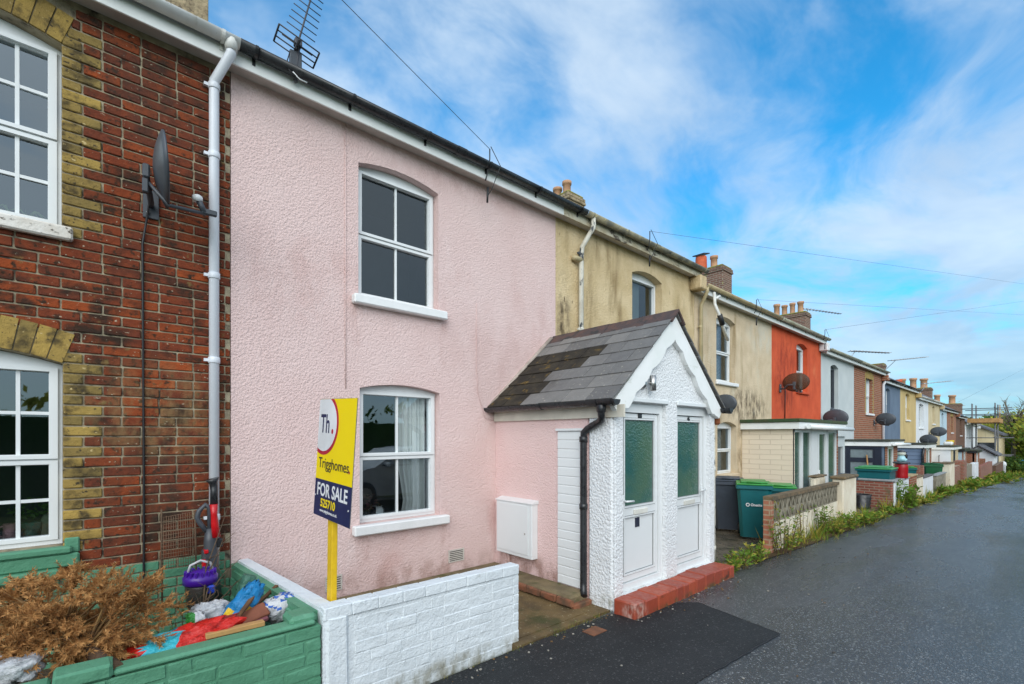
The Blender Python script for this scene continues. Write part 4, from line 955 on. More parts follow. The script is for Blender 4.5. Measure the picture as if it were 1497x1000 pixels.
# ================================================================== FRONT GARDEN WALLS
YW = -1.71
w = thing('white_garden_wall', 'low white painted brick wall with the sale board behind', 'garden wall', (1, YW, 0))
mb = MB(); mb.box(.16, 1.775, YW + .006, YW + .10, -.05, .64, 0); 
bricks(mb, .36, 1.777, -.045, .575, lambda u, w_, d: V((u, YW + .006 - d, w_)), pitch=.076, L=.22, J=.006, proud=.003, bev=.004, jit=.003)
mb.cbox((.25, YW + .05, .28), (.085, .062, .34), .03, 0, None, .006)
n = 9
for k in range(n): a = .165 + 1.612 * k / n; b_ = .165 + 1.612 * (k + 1) / n; mb.cbox(((a + b_) / 2, YW + .05, .612 + (.016 * (1 - k / n))), ((b_ - a) / 2 - .0005, .057, .04), .007, 0, None, .002)
bricks(mb, -1.70, -YW - 1.71 + .10, 0, 0, lambda u, w_, d: V((0, 0, 0))) if False else None
for k in range(8): mb.cbox((1.777, YW + .05, .0 + k * .076), (.006, .04, .032), .005, 0, None, .003)
mb.build('front_run', m_whitebrick, w)
mb = MB(); mb.prism([(.055, -.004), (.17, -.004), (.27, YW + .09), (.165, YW + .09)], lambda a, b, d: V((a, b, d)), -.05, .60); mb.prism([(.05, -.004), (.135, -.004), (.262, YW + .06), (.165, YW + .06)], lambda a, b, d: V((a, b, d)), .601, .655 + .0); mb.build('side_run', m_whitebrick, w)
w = thing('green_garden_wall', 'low green painted brick garden wall with stepped top', 'garden wall', (-1, YW, 0))
mb = MB(); mb.box(-4, .145, YW + .008, YW + .1, -.05, .575)
bricks(mb, -3.2, .150, -.045, .60, lambda u, w_, d: V((u, YW + .008 - d, w_)), pitch=.0785, L=.215, J=.010, proud=.0045, bev=.006, jit=.004)
mb.box(-.82, .12, YW + .0, YW + .115, .58, .612, 0, .012); mb.box(-.02, .14, YW + .03, YW + .20, .58, .645, 0, .02)
mb.cbox((-.925, YW + .055, .615), (.104, .062, .037), .012, 0, None, .004); mb.cbox((-1.14, YW + .055, .60), (.105, .062, .02), .012, 0, None, .004); mb.box(-4, -1.25, YW, YW + .115, .575, .60, 0, .01)
mb.build('front_run', m_green, w)
mb = MB(); mb.prism([(.0, -.02), (.05, -.006), (.16, YW + .09), (.10, YW + .09)], lambda a, b, d: V((a, b, d)), -.05, .635)
for r in range(8):
    for k in range(7):
        y0 = -.03 - k * .235 - (.11 if r % 2 else 0); 
        if y0 - .21 > YW + .1: mb.cbox((.008 + (-y0 - .1) * .056, y0 - .105, .03 + r * .077), (.012, .104, .032), .008, 0, Matrix.Rotation(R(3.2), 3, 'Z'), .004)
mb.build('side_run', m_green, w)
# breeze block wall
w = thing('breeze_block_wall', 'cream wall topped with a row of pierced concrete blocks', 'garden wall', (9, -1.75, gz(9)))
A_, B_ = V((6.82, -1.86)), V((11.1, -1.66)); dr = (B_ - A_).normalized(); nr_ = V((dr.y, -dr.x))
def bw(u, h, d): 
    p = A_ + dr * u + nr_ * d; return V((p.x, p.y, gz(p.x) * .45 + h))
LB = (B_ - A_).length
m_oldcream = M('stained_cream_render', (.80, .74, .60), (.70, .61, .46), sc=3, rough=.95, bump=(('n', 30, .01),), spots=(((.30, .23, .14), 4, .6, .76, (1, 1, .5)), ((.08, .07, .05), 12, .66, .76, (1, 1, .6)), ((.68, .62, .5), 6, .6, .7, (1, 1, 1))))
m_breeze = M('grey_breeze_block', (.32, .29, .22), (.18, .16, .115), sc=7, rough=.95, bump=(('n', 50, .006),))
mb = MB(); mb.prism([(0.1, -.4), (LB, -.4), (LB, .42), (0.1, .42)], bw, -.09, .0); mb.build('base', m_oldcream, w)
mb = MB(); nb = 9
for k in range(nb):
    u0_, u1_ = .12 + (LB - .14) * k / nb, .12 + (LB - .14) * (k + 1) / nb; mz = (.42 + .775) / 2; h0_, h1_ = .425, .775; wd = u1_ - u0_
    holes = []
    for i in range(2):
        a = u0_ + wd * i / 2; c = a + wd / 4; q = wd / 4 - .008
        holes += [[(c - q, h0_ + .02), (c - .012, h0_ + .02), (c - q, mz - .03)], [(c + .012, h0_ + .02), (c + q, h0_ + .02), (c + q, mz - .03)], [(c, h0_ + .05), (c + q * .62, mz - .0), (c, h1_ - .05), (c - q * .62, mz)], [(c - q, h1_ - .02), (c - q, mz + .03), (c - .012, h1_ - .02)], [(c + q, h1_ - .02), (c + .012, h1_ - .02), (c + q, mz + .03)]]
    mb.panel(rect(u0_ + .002, u1_ - .002, h0_, h1_), holes, bw, -.045, -.005)
mb.build('pierced_blocks', m_breeze, w)
MB().prism([(.1, .42), (LB - .02, .42), (LB - .02, .775), (.1, .775)], bw, -.088, -.07).build('hole_shade_sheet', M('hole_shade_dark', (.035, .03, .025), rough=1.), w)  # dark sheet added behind the open holes, standing in for their shade
mb = MB(); mb.prism([(0, .776), (LB, .776), (LB, .83), (0, .83)], bw, -.11, .03); mb.build('coping', M('dirty_coping', (.22, .15, .08), (.10, .08, .05), sc=7, rough=.95, bump=(('n', 40, .008),)), w)
mb = MB(); mb.prism([(-.02, -.3), (.098, -.3), (.098, .774), (-.02, .774)], bw, -.1, .01); mb.build('end_pier', M('pier_brick', (.42, .13, .07), (.40, .28, .17), sc=2.2, rough=.9, brick=((.42, .14, .08), (.4, .3, .2), .225, .075, .012)), w)
tag(MB().box(11.12, 12.15, -1.76, -1.55, gz(11.5) - .3, .80, 0, .02).box(11.08, 12.19, -1.80, -1.51, .80, .86, 1, .015).build('rendered_pier', [m_oldcream, MATS['dirty_coping']]), 'broad cream rendered pier at the end of the breeze block wall', 'pier')
tag(MB().box(10.9, 11.6, -1.3, -1.18, gz(11) - .2, .82, 0, .03).box(10.87, 11.63, -1.33, -1.15, .82, .86, 1, .015).build('inner_wall', [m_oldcream, MATS['dirty_coping']]), 'low cream wall before the glazed porch door', 'garden wall')
m_wallbrick = M('garden_wall_brick', (.28, .09, .06), (.16, .06, .045), sc=4, rough=.9, brick=((.33, .10, .065), (.34, .27, .2), .225, .075, .012), spots=(((.12, .11, .05), 3, .58, .75, (1, 1, 1)),))
m_greycope = M('grey_coping', (.34, .36, .36), (.24, .25, .25), sc=6, rough=.8)
def gwall(name, label, x0, x1, y0, y1, zt, mat, cope=None, base=None, cat='garden wall', oh=.03):
    t = thing(name, label, cat, (x0, y0, gz(x0))); MB().box(x0, x1, y0, y1, gz(x1) - .2, zt - (.05 if cope else 0), 0, .01).build('masonry', mat, t)
    if cope: MB().box(x0 - oh, x1 + oh, y0 - oh, y1 + oh, zt - .048, zt, 0, .01).build('coping', cope, t)
    return t
gwall('brick_garden_wall', 'dark red brick side wall with grey coping and white corner', 15.78, 15.98, -1.78, -.85, .50, m_wallbrick, m_greycope)
gwall('white_block_wall', 'white painted block wall carrying a red churn', 16.0, 18.1, -1.80, -1.68, .47, m_whitebrick, m_greycope)
gwall('brick_pier', 'orange brick pier right of the red churn', 18.25, 19.3, -1.82, -1.5, .50, m_brick_far, M('sandy_coping', (.45, .33, .18), rough=.9))
gwall('grey_capped_wall', 'low white wall with a dark grey top band', 20.9, 23.0, -1.78, -1.62, .30, m_white_r, M('dark_band', (.16, .16, .16), (.1, .1, .1), rough=.9))
gwall('mossy_wall', 'mossy stub wall between brick pier and white wall', 19.5, 20.8, -1.78, -1.6, .38, m_oldcream, MATS['dirty_coping'])
gwall('low_grey_wall', 'low grey wall in front of the dark green bin', 23.6, 26.2, -1.80, -1.65, .22, m_breeze, m_greycope)
gwall('red_brick_return', 'red brick return wall behind the grey walls', 22.6, 22.8, -1.55, -.4, .62, m_wallbrick, None)
gwall('stone_pier', 'tall cream stone pier beside the green bin', 27.0, 28.6, -1.85, -1.5, .56, m_oldcream, MATS['dirty_coping'])
gwall('brick_stub_wall', 'weathered brick wall beyond the stone pier', 28.8, 31.2, -1.80, -1.6, .30, m_wallbrick, None)
gwall('square_brick_pier', 'square brick pier with black bin behind', 32.0, 33.2, -1.88, -1.5, .48, m_wallbrick, None)
gwall('grey_brick_wall', 'greyish garden wall before the white panel', 33.6, 36.2, -1.85, -1.65, .20, m_breeze, None)
gwall('white_rendered_wall', 'white painted short wall far along the lane', 36.6, 38.6, -1.95, -1.7, .18, m_white_r, None)
gwall('long_brick_wall', 'long low brick wall toward the scaffold', 39.2, 48.5, -2.0, -1.8, -.1, m_wallbrick, None)
gwall('end_brick_wall', 'last brick wall with a white post at the lane end', 49.5, 58.0, -2.15, -1.95, -.45, m_brick_dark, None)
tag(MB().lathe((60, -2.1, gz(60)), [(.14, 0), (.14, .85), (.2, .9), (.16, 1.15), (.05, 1.25)], 10).build('white_post', m_white_r), 'white gate post at the end of the row', 'post')

# ================================================================== SALE BOARD
t = thing('sale_board', 'yellow and navy for sale board on a yellow post', 'sign', (.2, -1.6, .6))
YEL = M('sign_yellow', (.95, .70, .002), (.93, .68, .002), rough=.35); NAVY = M('sign_navy', (.012, .022, .095), rough=.35); WHT = M('sign_white', (.82, .82, .84), rough=.35); RED = M('sign_red', (.50, .012, .045), rough=.35)
Ltop = CAM + _ray(468.5, 583) * 3.28; Rtop = CAM + _ray(523, 582) * 2.86; Lbot = CAM + _ray(458.5, 751) * 3.28; Rbot = CAM + _ray(511, 773) * 2.86
ux = ((Rtop - Ltop) + (Rbot - Lbot)).normalized(); vz = ((Ltop - Lbot) + (Rtop - Rbot)).normalized(); vz = (vz - ux * ux.dot(vz)).normalized(); nn = ux.cross(vz)
if nn.dot(CAM - Ltop) < 0: nn = -nn
BW = ((Rtop - Ltop).length + (Rbot - Lbot).length) / 2; BH = ((Ltop - Lbot).length + (Rtop - Rbot).length) / 2
cen = (Ltop + Rtop + Lbot + Rbot) / 4; O = cen - ux * BW / 2 - vz * BH / 2
SF = lambda a, b, d: O + ux * a + vz * b + nn * d
split = BH * .315
MB().prism(rect(0, BW, 0, BH), SF, -.004, .0).build('board', M('board_edge', (.14, .15, .16), rough=.6), t)
bp = [o for o in t.children][0]
MB().prism(rect(.002, BW - .002, split, BH - .002), SF, .0004, .0010).build('upper_face', YEL, t)
MB().prism(rect(.002, BW - .002, .002, split), SF, .0004, .0010).build('lower_face', NAVY, t)
def clip(poly, x0, x1, y0, y1):
    for ax, lim, sg in ((0, x0, 1), (0, x1, -1), (1, y0, 1), (1, y1, -1)):
        o = []
        for i in range(len(poly)):
            p, q = poly[i - 1], poly[i]; a, b = (p[ax] - lim) * sg, (q[ax] - lim) * sg
            if (a >= 0) != (b >= 0): k = a / (a - b); o.append((p[0] + (q[0] - p[0]) * k, p[1] + (q[1] - p[1]) * k))
            if b >= 0: o.append(q)
        poly = o
    return poly
cxl, czl, rx, rz_ = BW * .17, BH * .785, BW * .40, BH * .262
circ = lambda f: [(cxl + rx * f * math.cos(2 * math.pi * k / 64), czl + rz_ * f * math.sin(2 * math.pi * k / 64)) for k in range(64)]
MB().prism(clip(circ(1.0), .003, BW - .003, split, BH - .003), SF, .0012, .0018).build('emblem_ring', RED, t)
MB().prism(clip(circ(.88), .003, BW - .003, split, BH - .003), SF, .0020, .0026).build('emblem_disc', WHT, t)
tx = lambda s_, size, x, y, m, sx=1., bold=0., nm='lettering': MB().text(s_, lambda a, b, d: SF(a, b, .0030 + d), size, x, y, .0004, 0, 'LEFT', bold, sx).build(nm, m, t)
tx('Th', BH * .22, BW * .07, BH * .715, NAVY, .80, .003); tx('.', BH * .22, BW * .385, BH * .715, RED, .9, .006)
tx('Trigghomes', BH * .125, BW * .075, BH * .415, M('sign_black', (.012, .013, .03), rough=.4), 1.02, .0002); tx('.', BH * .13, BW * .90, BH * .415, RED, .9, .003)
tx('FOR SALE', BH * .15, BW * .075, BH * .18, WHT, .95, .0025); tx('525710', BH * .095, BW * .20, BH * .090, YEL, 1.05, .002); tx('www.trigghomes.co.uk', BH * .036, BW * .19, BH * .045, WHT, 1.05, .0004)
for a, b in ((.03, .17), (.95, .13)): MB().prism([(BW * a + .006 * math.cos(k), BH * b + .006 * math.sin(k)) for k in (0, 1, 2, 3, 4, 5)], SF, .0012, .004).build('fixing', WHT, t)
ptop = CAM + _ray(482, 600) * 3.14; pbot = CAM + _ray(478.5, 872) * 3.10
ptop -= nn * .03; pbot -= nn * .03
pbot = pbot + (pbot - ptop).normalized() * .55
ax = (ptop - pbot); L_ = ax.length; axn = ax.normalized(); px_ = (ux - axn * ux.dot(axn)).normalized(); py_ = axn.cross(px_)
MB().cbox((ptop + pbot) / 2, (.036, .019, L_ / 2), .003, 0, Matrix((px_, py_, axn)).transposed()).build('post', M('yellow_painted_wood', (.78, .50, .008), (.68, .42, .006), sc=12, rough=.55, bump=(('x', 60, .003),)), t)

# ================================================================== BINS
def bin_proto(name, label, body, lid, loc, rz, mark=True, cat='wheelie bin'):
    """two wheeled bin, front towards -y"""
    t = thing(name, label, cat)
    w0, w1, d0_, d1_, H = .215, .275, .24, .33, .96
    mb = MB(); rings = [(w0, d0_, .04), (w0 + .035, d0_ + .05, .62), (w1, d1_, H)]
    vs = []
    for w_, d_, z in rings:
        c = .05
        vs += [V((x, y, z)) for x, y in ((-w_ + c, -d_), (w_ - c, -d_), (w_, -d_ + c), (w_, d_ - c), (w_ - c, d_), (-w_ + c, d_), (-w_, d_ - c), (-w_, -d_ + c))]
    fs = [(i * 8 + k, i * 8 + (k + 1) % 8, (i + 1) * 8 + (k + 1) % 8, (i + 1) * 8 + k) for i in range(2) for k in range(8)] + [tuple(range(7, -1, -1)), tuple(16 + k for k in range(8))]
    mb.add(vs, fs)
    mb.box(-w1 - .015, w1 + .015, -d1_ - .02, d1_ + .02, H - .07, H, 0, .012)
    for s_ in (-1, 1): mb.box(s_ * w0 * .62 - .012, s_ * w0 * .62 + .012, -d0_ - .06, -d0_ - .02, .1, .75, 0, .006) if False else None
    mb.build('body', body, t)
    mb = MB(); mb.box(-w1 - .01, w1 + .01, -d1_ - .025, d1_ + .03, H + .001, H + .035, 0, .012); mb.box(-w1 + .06, w1 - .06, -d1_ + .03, d1_ - .03, H + .034, H + .065, 0, .02); mb.tube([(-.12, -d1_ + .02, H + .03), (-.1, -d1_ - .01, H + .06), (.1, -d1_ - .01, H + .06), (.12, -d1_ + .02, H + .03)], .014, 6)
    mb.build('lid', lid, t)
    MB().tube([(-w1 + .02, d1_ + .02, H - .04), (-w1 + .02, d1_ + .09, H - .02), (w1 - .02, d1_ + .09, H - .02), (w1 - .02, d1_ + .02, H - .04)], .016, 8).build('handle', body, t)
    for s_ in (-1, 1): MB().lathe((s_ * .22, d0_ + .06, .1), [(.03, -.03), (.1, -.03), (.1, .03), (.03, .03)], 18, 0, True, 1., Matrix.Rotation(R(90), 3, 'Y')).build('wheel', m_black, t)
    t.location = loc; t.rotation_euler = (0, 0, rz)
    return t
TEAL = M('teal_plastic', (.006, .13, .145), (.004, .105, .12), sc=3, rough=.42); LGREEN = M('bright_green_plastic', (.05, .30, .06), (.04, .24, .05), sc=4, rough=.4); GREYP = M('grey_plastic', (.05, .065, .09), (.04, .05, .07), sc=4, rough=.45); DGREEN = M('dark_green_plastic', (.012, .12, .045), (.01, .09, .035), sc=3, rough=.4)
tb = bin_proto('wheelie_bin', 'teal wheelie bin with bright green lid behind the breeze block wall', TEAL, LGREEN, (0, 0, 0), 0)
bf = lambda a, b, d: V((a, -.24 - .075 * (b - .04) / .92 - .006 - d - .003, b))
mb = MB(); mb.panel([(-.10 + .032 * math.cos(k * .3), .62 + .032 * math.sin(k * .3)) for k in range(21)], [[(-.10 + .018 * math.cos(k * .3), .62 + .018 * math.sin(k * .3)) for k in range(21)]], lambda a, b, d: V((a, -.302 - d, b)), 0, .003)
mb.text('Onesite', lambda a, b, d: V((a, -.302 - d, b)), .062, -.055, .60, .001, 0, 'LEFT', .002, .9)
mb.build('emblem', WHT, tb)
tb.location = (8.03, -1.13, gz(8)); tb.rotation_euler = (0, 0, R(-66))
def binc(label, loc, rz, body, lid, sc=None):
    q = dup(tb, loc, R(rz), label, None, sc)
    for ch in list(q.children):
        k = ch.name.split('.')[0]
        if k == 'emblem': bpy.data.objects.remove(ch); continue
        if k in ('body', 'lid', 'handle'): ch.data = ch.data.copy(); ch.data.materials[0] = lid if k == 'lid' else body
    return q
binc('dark grey wheelie bin between the porch and the teal bin', (8.42, -.50, gz(8)), -66, GREYP, GREYP)
binc('teal bin with green lid half hidden behind the breeze block wall', (9.55, -1.05, gz(9.5) - .12), -70, TEAL, LGREEN)
binc('grey bin top behind the broad cream pier', (14.15, -1.0, gz(14) - .02), -66, GREYP, GREYP)
binc('dark green wheelie bin behind the low grey wall', (26.3, -1.35, gz(26) + .1), -75, DGREEN, DGREEN, 1.12)
binc('black bin by the square brick pier', (32.5, -1.2, gz(32)), -75, m_black, m_black)
binc('far green bin behind the grey brick wall', (36.6, -1.3, gz(36)), -75, TEAL, DGREEN)
binc('teal bin beside the blue boarded extension', (22.6, -1.05, gz(22) + .1), -75, TEAL, LGREEN)
t = thing('recycling_box', 'wide teal recycling bin with pale green lid behind the white corner wall', 'recycling box', (17.3, -1.35, .4))
mb = MB(); zb = gz(17); mb.prism([(-1.62, zb), (-.95, zb), (-.88, .76), (-1.66, .76)], lambda a, b, d: V((d, a, b)), 16.2, 17.0); mb.box(16.15, 17.05, -1.7, -.84, .70, .76, 0, .01); mb.build('tub', TEAL, t)
MB().box(16.13, 17.07, -1.72, -.82, .761, .80, 0, .015).box(16.2, 17.0, -1.6, -.9, .8, .84, 0, .02).build('lid', M('pale_green_plastic', (.07, .33, .12), rough=.45), t)
t = thing('milk_churn', 'red churn with a dark rim on the white block wall', 'churn', (17.35, -1.74, .47))
MB().lathe((17.35, -1.74, .47), [(.15, 0), (.16, .02), (.15, .1), (.155, .2), (.16, .3), (.15, .44), (.13, .47)], 18).build('body', M('red_paint', (.42, .006, .012), rough=.35), t); MB().lathe((17.35, -1.74, .90), [(.15, 0), (.21, .01), (.21, .05), (.17, .06)], 18).build('rim', m_grey, t)
t = thing('garden_figurine', 'small pale blue and white figurine on the red churn', 'figurine', (17.35, -1.74, .96))
MB().lathe((17.35, -1.74, .96), [(.1, 0), (.12, .06), (.08, .16), (.06, .18)], 14).cbox((17.26, -1.80, 1.02), (.05, .06, .035), .02).cbox((17.44, -1.80, 1.02), (.05, .06, .035), .02).build('torso', M('pale_blue_glaze', (.40, .68, .74), rough=.4), t)
MB().lathe((17.35, -1.74, 1.12), [(.03, 0), (.095, .05), (.105, .1), (.08, .16), (.03, .19)], 14).build('head', M('cream_glaze', (.70, .72, .62), rough=.4), t); MB().lathe((17.35, -1.74, 1.24), [(.1, 0), (.085, .05), (.02, .08)], 12).build('cap', m_grey, t)
t = thing('plant_tub', 'black ribbed plastic tub by the dark brick side wall', 'tub', (15.4, -1.15, gz(15.4)))
MB().lathe((15.4, -1.15, gz(15.4)), [(.21, 0), (.23, .08), (.21, .1), (.24, .2), (.22, .22), (.25, .32), (.23, .34), (.26, .42), (.22, .42), (.2, .3)], 18).build('tub_body', m_black, t)
tag(MB().tube([(18.6, -.75, gz(18.6)), (18.62, -.62, 1.1)], .022, 6).build('broom_handle', m_plank), 'pale wooden pole leaning on the navy extension window', 'pole')

# ================================================================== GARDEN CLUTTER
def blob(mb, c, r, mx=None, amp=.18, fq=6., seed=0, mf=None, nu=30, nv=18, sq=.7):
    c = V(c); vs = []
    for i in range(nv + 1):
        ph = math.pi * (i / nv - .5)
        for k in range(nu):
            a = 2 * math.pi * k / nu
            f = lambda t: math.copysign(abs(t) ** sq, t)
            p = V((f(math.cos(ph)) * f(math.cos(a)), f(math.cos(ph)) * f(math.sin(a)), f(math.sin(ph))))
            q = p * fq * .35 + V((seed * 7.3, seed * 3.1, 1.7))
            d = 1 + amp * (1 - 2 * abs(noise.noise(q))) * .8 + amp * .6 * (abs(noise.noise(q * 2.6)) * -2 + .6) - amp * .5
            p = V((p.x * r[0], p.y * r[1], p.z * r[2])) * d
            vs.append(c + (mx @ p if mx else p))
    fs = []; ms = []
    for i in range(nv):
        for k in range(nu):
            fs.append((i * nu + k, i * nu + (k + 1) % nu, (i + 1) * nu + (k + 1) % nu, (i + 1) * nu + k))
            ms.append(mf(i / nv, k / nu) if mf else 0)
    o = len(mb.v); mb.v += [tuple(v) for v in vs]; mb.f += [tuple(j + o for j in f) for f in fs]; mb.m += ms; mb.s += [True] * len(fs)
    return mb
def pmat(name, c, rough=.35, **k): return M(name, c, tuple(x * .85 for x in c), sc=9, rough=rough, bump=(('v', 16, .035), ('n', 45, .012)), spots=((tuple(x * .35 for x in c), 11, .6, .74, (1, 1, 1)),), **k)
mb = MB(); n = 26
for i in range(n + 1):
    for j in range(n + 1):
        x = -3.0 + 3.03 * i / n; y = -1.60 + 1.5 * j / n
        mb.v.append((x, y, .12 + .22 * max(0, 1 - abs(y + 1.15) / .55) + .07 * noise.noise((x * 5, y * 5, 2)) + .04 * noise.noise((x * 16, y * 16, 5))))
for i in range(n):
    for j in range(n): k = i * (n + 1) + j; mb.f.append((k, k + n + 1, k + n + 2, k + 1)); mb.m.append(0); mb.s.append(False)
tag(mb.build('garden_rubbish', M('leaf_litter', (.09, .06, .035), (.03, .025, .018), sc=16, rough=1., bump=(('n', 50, .02),), spots=(((.25, .22, .18), 24, .62, .7, (1, 1, 1)), ((.04, .08, .03), 7, .6, .72, (1, 1, 1))))), kind='stuff')
mb = MB()
for k in range(150):
    x, y = U(-1.6, .02), U(-1.55, -.5); s_ = U(.01, .035); z_ = .16 + .22 * max(0, 1 - abs(y + 1.15) / .55) + U(.0, .07)
    mx = Matrix.Rotation(U(0, 6), 3, 'Z') @ Matrix.Rotation(U(-.9, .9), 3, 'X'); a_ = [mx @ V((s_ * p, s_ * q * U(.4, 1.2), U(-.4, .4) * s_)) + V((x, y, z_)) for p, q in ((-1, -1), (1, -1), (1, 1), (-1, 1))]
    mb.add(a_, [(0, 1, 2), (0, 2, 3)], rnd.choice((0, 0, 0, 1, 1, 2, 3, 4)))
tag(mb.build('litter_scraps', [M('scrap_leaf', (.20, .11, .04), rough=.9), M('scrap_white', (.6, .6, .58), rough=.6), M('scrap_blue', (.03, .16, .4), rough=.5), M('scrap_black', (.02, .02, .022), rough=.6), M('scrap_card', (.36, .24, .13), rough=.9)]), kind='stuff')
RX = lambda a, ax: Matrix.Rotation(R(a), 3, ax)
pt = PY(262, 936, -1.52)
CYAN = pmat('cyan_plastic', (.03, .42, .52)); REDP = pmat('red_plastic', (.62, .015, .008)); BLUEP = pmat('blue_plastic', (.01, .22, .52)); YELP = pmat('yellow_film', (.80, .52, .02)); CLEAR = M('white_film', (.66, .67, .69), (.50, .52, .55), sc=6, rough=.25, bump=(('v', 18, .03), ('n', 40, .012))); GREENF = pmat('green_film', (.05, .30, .06))
def mred(v, u): return 2 if False else 0
mb = MB(); blob(mb, pt + V((.045, .04, -.03)), (.27, .10, .07), RX(-8, 'Y'), .34, 7, 1)
for i, f in enumerate(mb.f):
    cx_ = sum(mb.v[k][0] for k in f) / 4 - pt.x
    mb.m[i] = 0 if cx_ > .0 else (1 if cx_ > -.16 else 0)
tag(mb.build('plastic_sack', [REDP, CYAN]), 'crumpled red and cyan plastic sack lying behind the green wall', 'sack')
p = PY(348, 894, -1.15)
mb = MB(); blob(mb, p, (.07, .06, .20), RX(38, 'Y'), .25, 6, 2); 
for i, f in enumerate(mb.f):
    d = V(mb.v[f[0]]) - p; mb.m[i] = 1 if noise.noise(d * 14 + V((3, 1, 2))) > .12 and d.z < .02 else 0
tag(mb.build('compost_bag', [BLUEP, YELP]), 'bright blue and yellow plastic bag among the sticks', 'bag')
p = PY(413, 884, -1.2)
mb = MB(); blob(mb, p + V((0, 0, -.02)), (.12, .09, .085), RX(-10, 'Y'), .28, 6, 4)
for i, f in enumerate(mb.f):
    d = V(mb.v[f[0]]) - p; mb.m[i] = 1 if (abs(math.sin((d.z + d.x * .5) * 45)) > .93 or abs((V((d.x - .03, d.z - .045)).length) - .022) < .008) and d.z > -.02 else 0
tag(mb.build('carrier_bag', [CLEAR, pmat('blue_print', (.03, .13, .5))]), 'white carrier bag with blue print in the wall corner', 'bag')
p = PY(308, 897, -1.05); tag(blob(MB(), p, (.11, .09, .07), None, .3, 7, 6).build('clear_bag', CLEAR), 'crumpled clear white bag beside the vacuum cleaner', 'bag')
p = PY(286, 908, -1.2); mb = blob(MB(), p, (.05, .05, .055), None, .25, 6, 8)
for i, f in enumerate(mb.f): mb.m[i] = 1 if (V(mb.v[f[0]]) - p).x < -.012 else 0
tag(mb.build('food_packet', [CLEAR, GREENF]), 'small white and green crumpled packet behind the red sack', 'packet')
p = PY(12, 978, -1.45); tag(blob(MB(), p, (.12, .1, .06), None, .3, 7, 9).build('pale_bag', CLEAR), 'pale crumpled bag under the left of the dead tree', 'bag')
m_wood = M('old_brown_wood', (.16, .075, .03), (.09, .045, .022), sc=10, rough=.9, bump=(('x', 50, .004),))
m_twig = M('grey_twig', (.13, .085, .05), (.08, .05, .03), sc=20, rough=.95)
def stick(lab, a, b, r, m=m_wood, nm='wooden_stick', cat='stick'):
    a, b = V(a), V(b); d = (b - a); L_ = d.length; d.normalize(); mx = d.to_track_quat('Z', 'Y').to_matrix()
    return tag(MB().cbox((a + b) / 2, (r, r * .6, L_ / 2), r * .15, 0, mx).build(nm, m), lab, cat)
stick('brown stick leaning across the blue bag', PY(331, 926, -1.35), PY(380, 858, -1.15), .014)
stick('brown stick pointing up beside the carrier bag', PY(366, 893, -1.05), PY(405, 856, -.95), .014)
stick('yellowish plank along the top of the green wall', PY(300, 930, -1.57), PY(386, 910, -1.57), .024, m_plank, 'plank', 'plank')
q = PY(370, 898, -1.25); tag(MB().cbox(q, (.085, .06, .012), .006, 0, RX(-14, 'Y') @ RX(22, 'X')).cbox(q + V((.0, -.02, -.03)), (.075, .05, .014), .006, 1, RX(-10, 'Y') @ RX(15, 'X')).build('terracotta_tile', [M('terracotta', (.26, .09, .05), (.2, .07, .04), sc=9, rough=.9), M('mauve_clay', (.22, .07, .09), rough=.8)]), 'broken terracotta and mauve tiles by the wooden sticks', 'tile')
q = PY(357, 862, -.75); tag(MB().lathe(q - V((.03, 0, .09)), [(.042, 0), (.045, .02), (.05, .16), (.046, .2), (.036, .2), (.034, .1)], 16, 0, True, 1., RX(20, 'Y')).build('green_container', pmat('dull_green_plastic', (.06, .17, .12), .5)), 'dull green plastic container leaning on the green side wall', 'container')
# upright vacuum cleaner against the downpipe
t = thing('vacuum_cleaner', 'grey and red upright vacuum cleaner leaning on the white downpipe', 'vacuum cleaner', PY(316, 880, -.32))
Y_ = -.30; q = lambda x, y, dy=0: PY(x, y, Y_ + dy)
MB().tube([q(307, 780), q(306, 742), q(300, 738), (q(291, 747)), q(288, 757), q(293, 766), q(304, 779)], .018, 10).build('handle', m_grey, t)
MB().tube([q(312.5, 737, -.03), q(313, 752, -.03), q(314, 766, -.03), q(316, 785, -.03)], [.028, .022, .026, .03], 12).build('red_tube', M('glossy_red', (.50, .008, .012), rough=.25), t)
MB().tube([q(310, 700, .02), q(312, 706, .02), q(313, 716, -.0), q(313, 737, -.02)], [.05, .03, .026, .028], 12).build('nozzle', m_black, t)
mb = MB(); mb.tube([q(307, 772), q(307.5, 790), q(309, 815), q(311, 850), q(314, 880)], [.03, .045, .05, .05, .055], 14); mb.cbox(q(303, 818), (.035, .05, .09), .02); mb.build('body', M('charcoal_plastic', (.05, .055, .065), rough=.4), t)
mb = MB(); mb.cbox(q(298, 823, -.03), (.012, .03, .03), .006); mb.cbox(q(301, 806, -.03), (.014, .03, .014), .004); mb.build('red_trim', MATS['glossy_red'], t)
MB().cbox(q(320, 793), (.025, .03, .035), .01).build('latch', m_black, t)
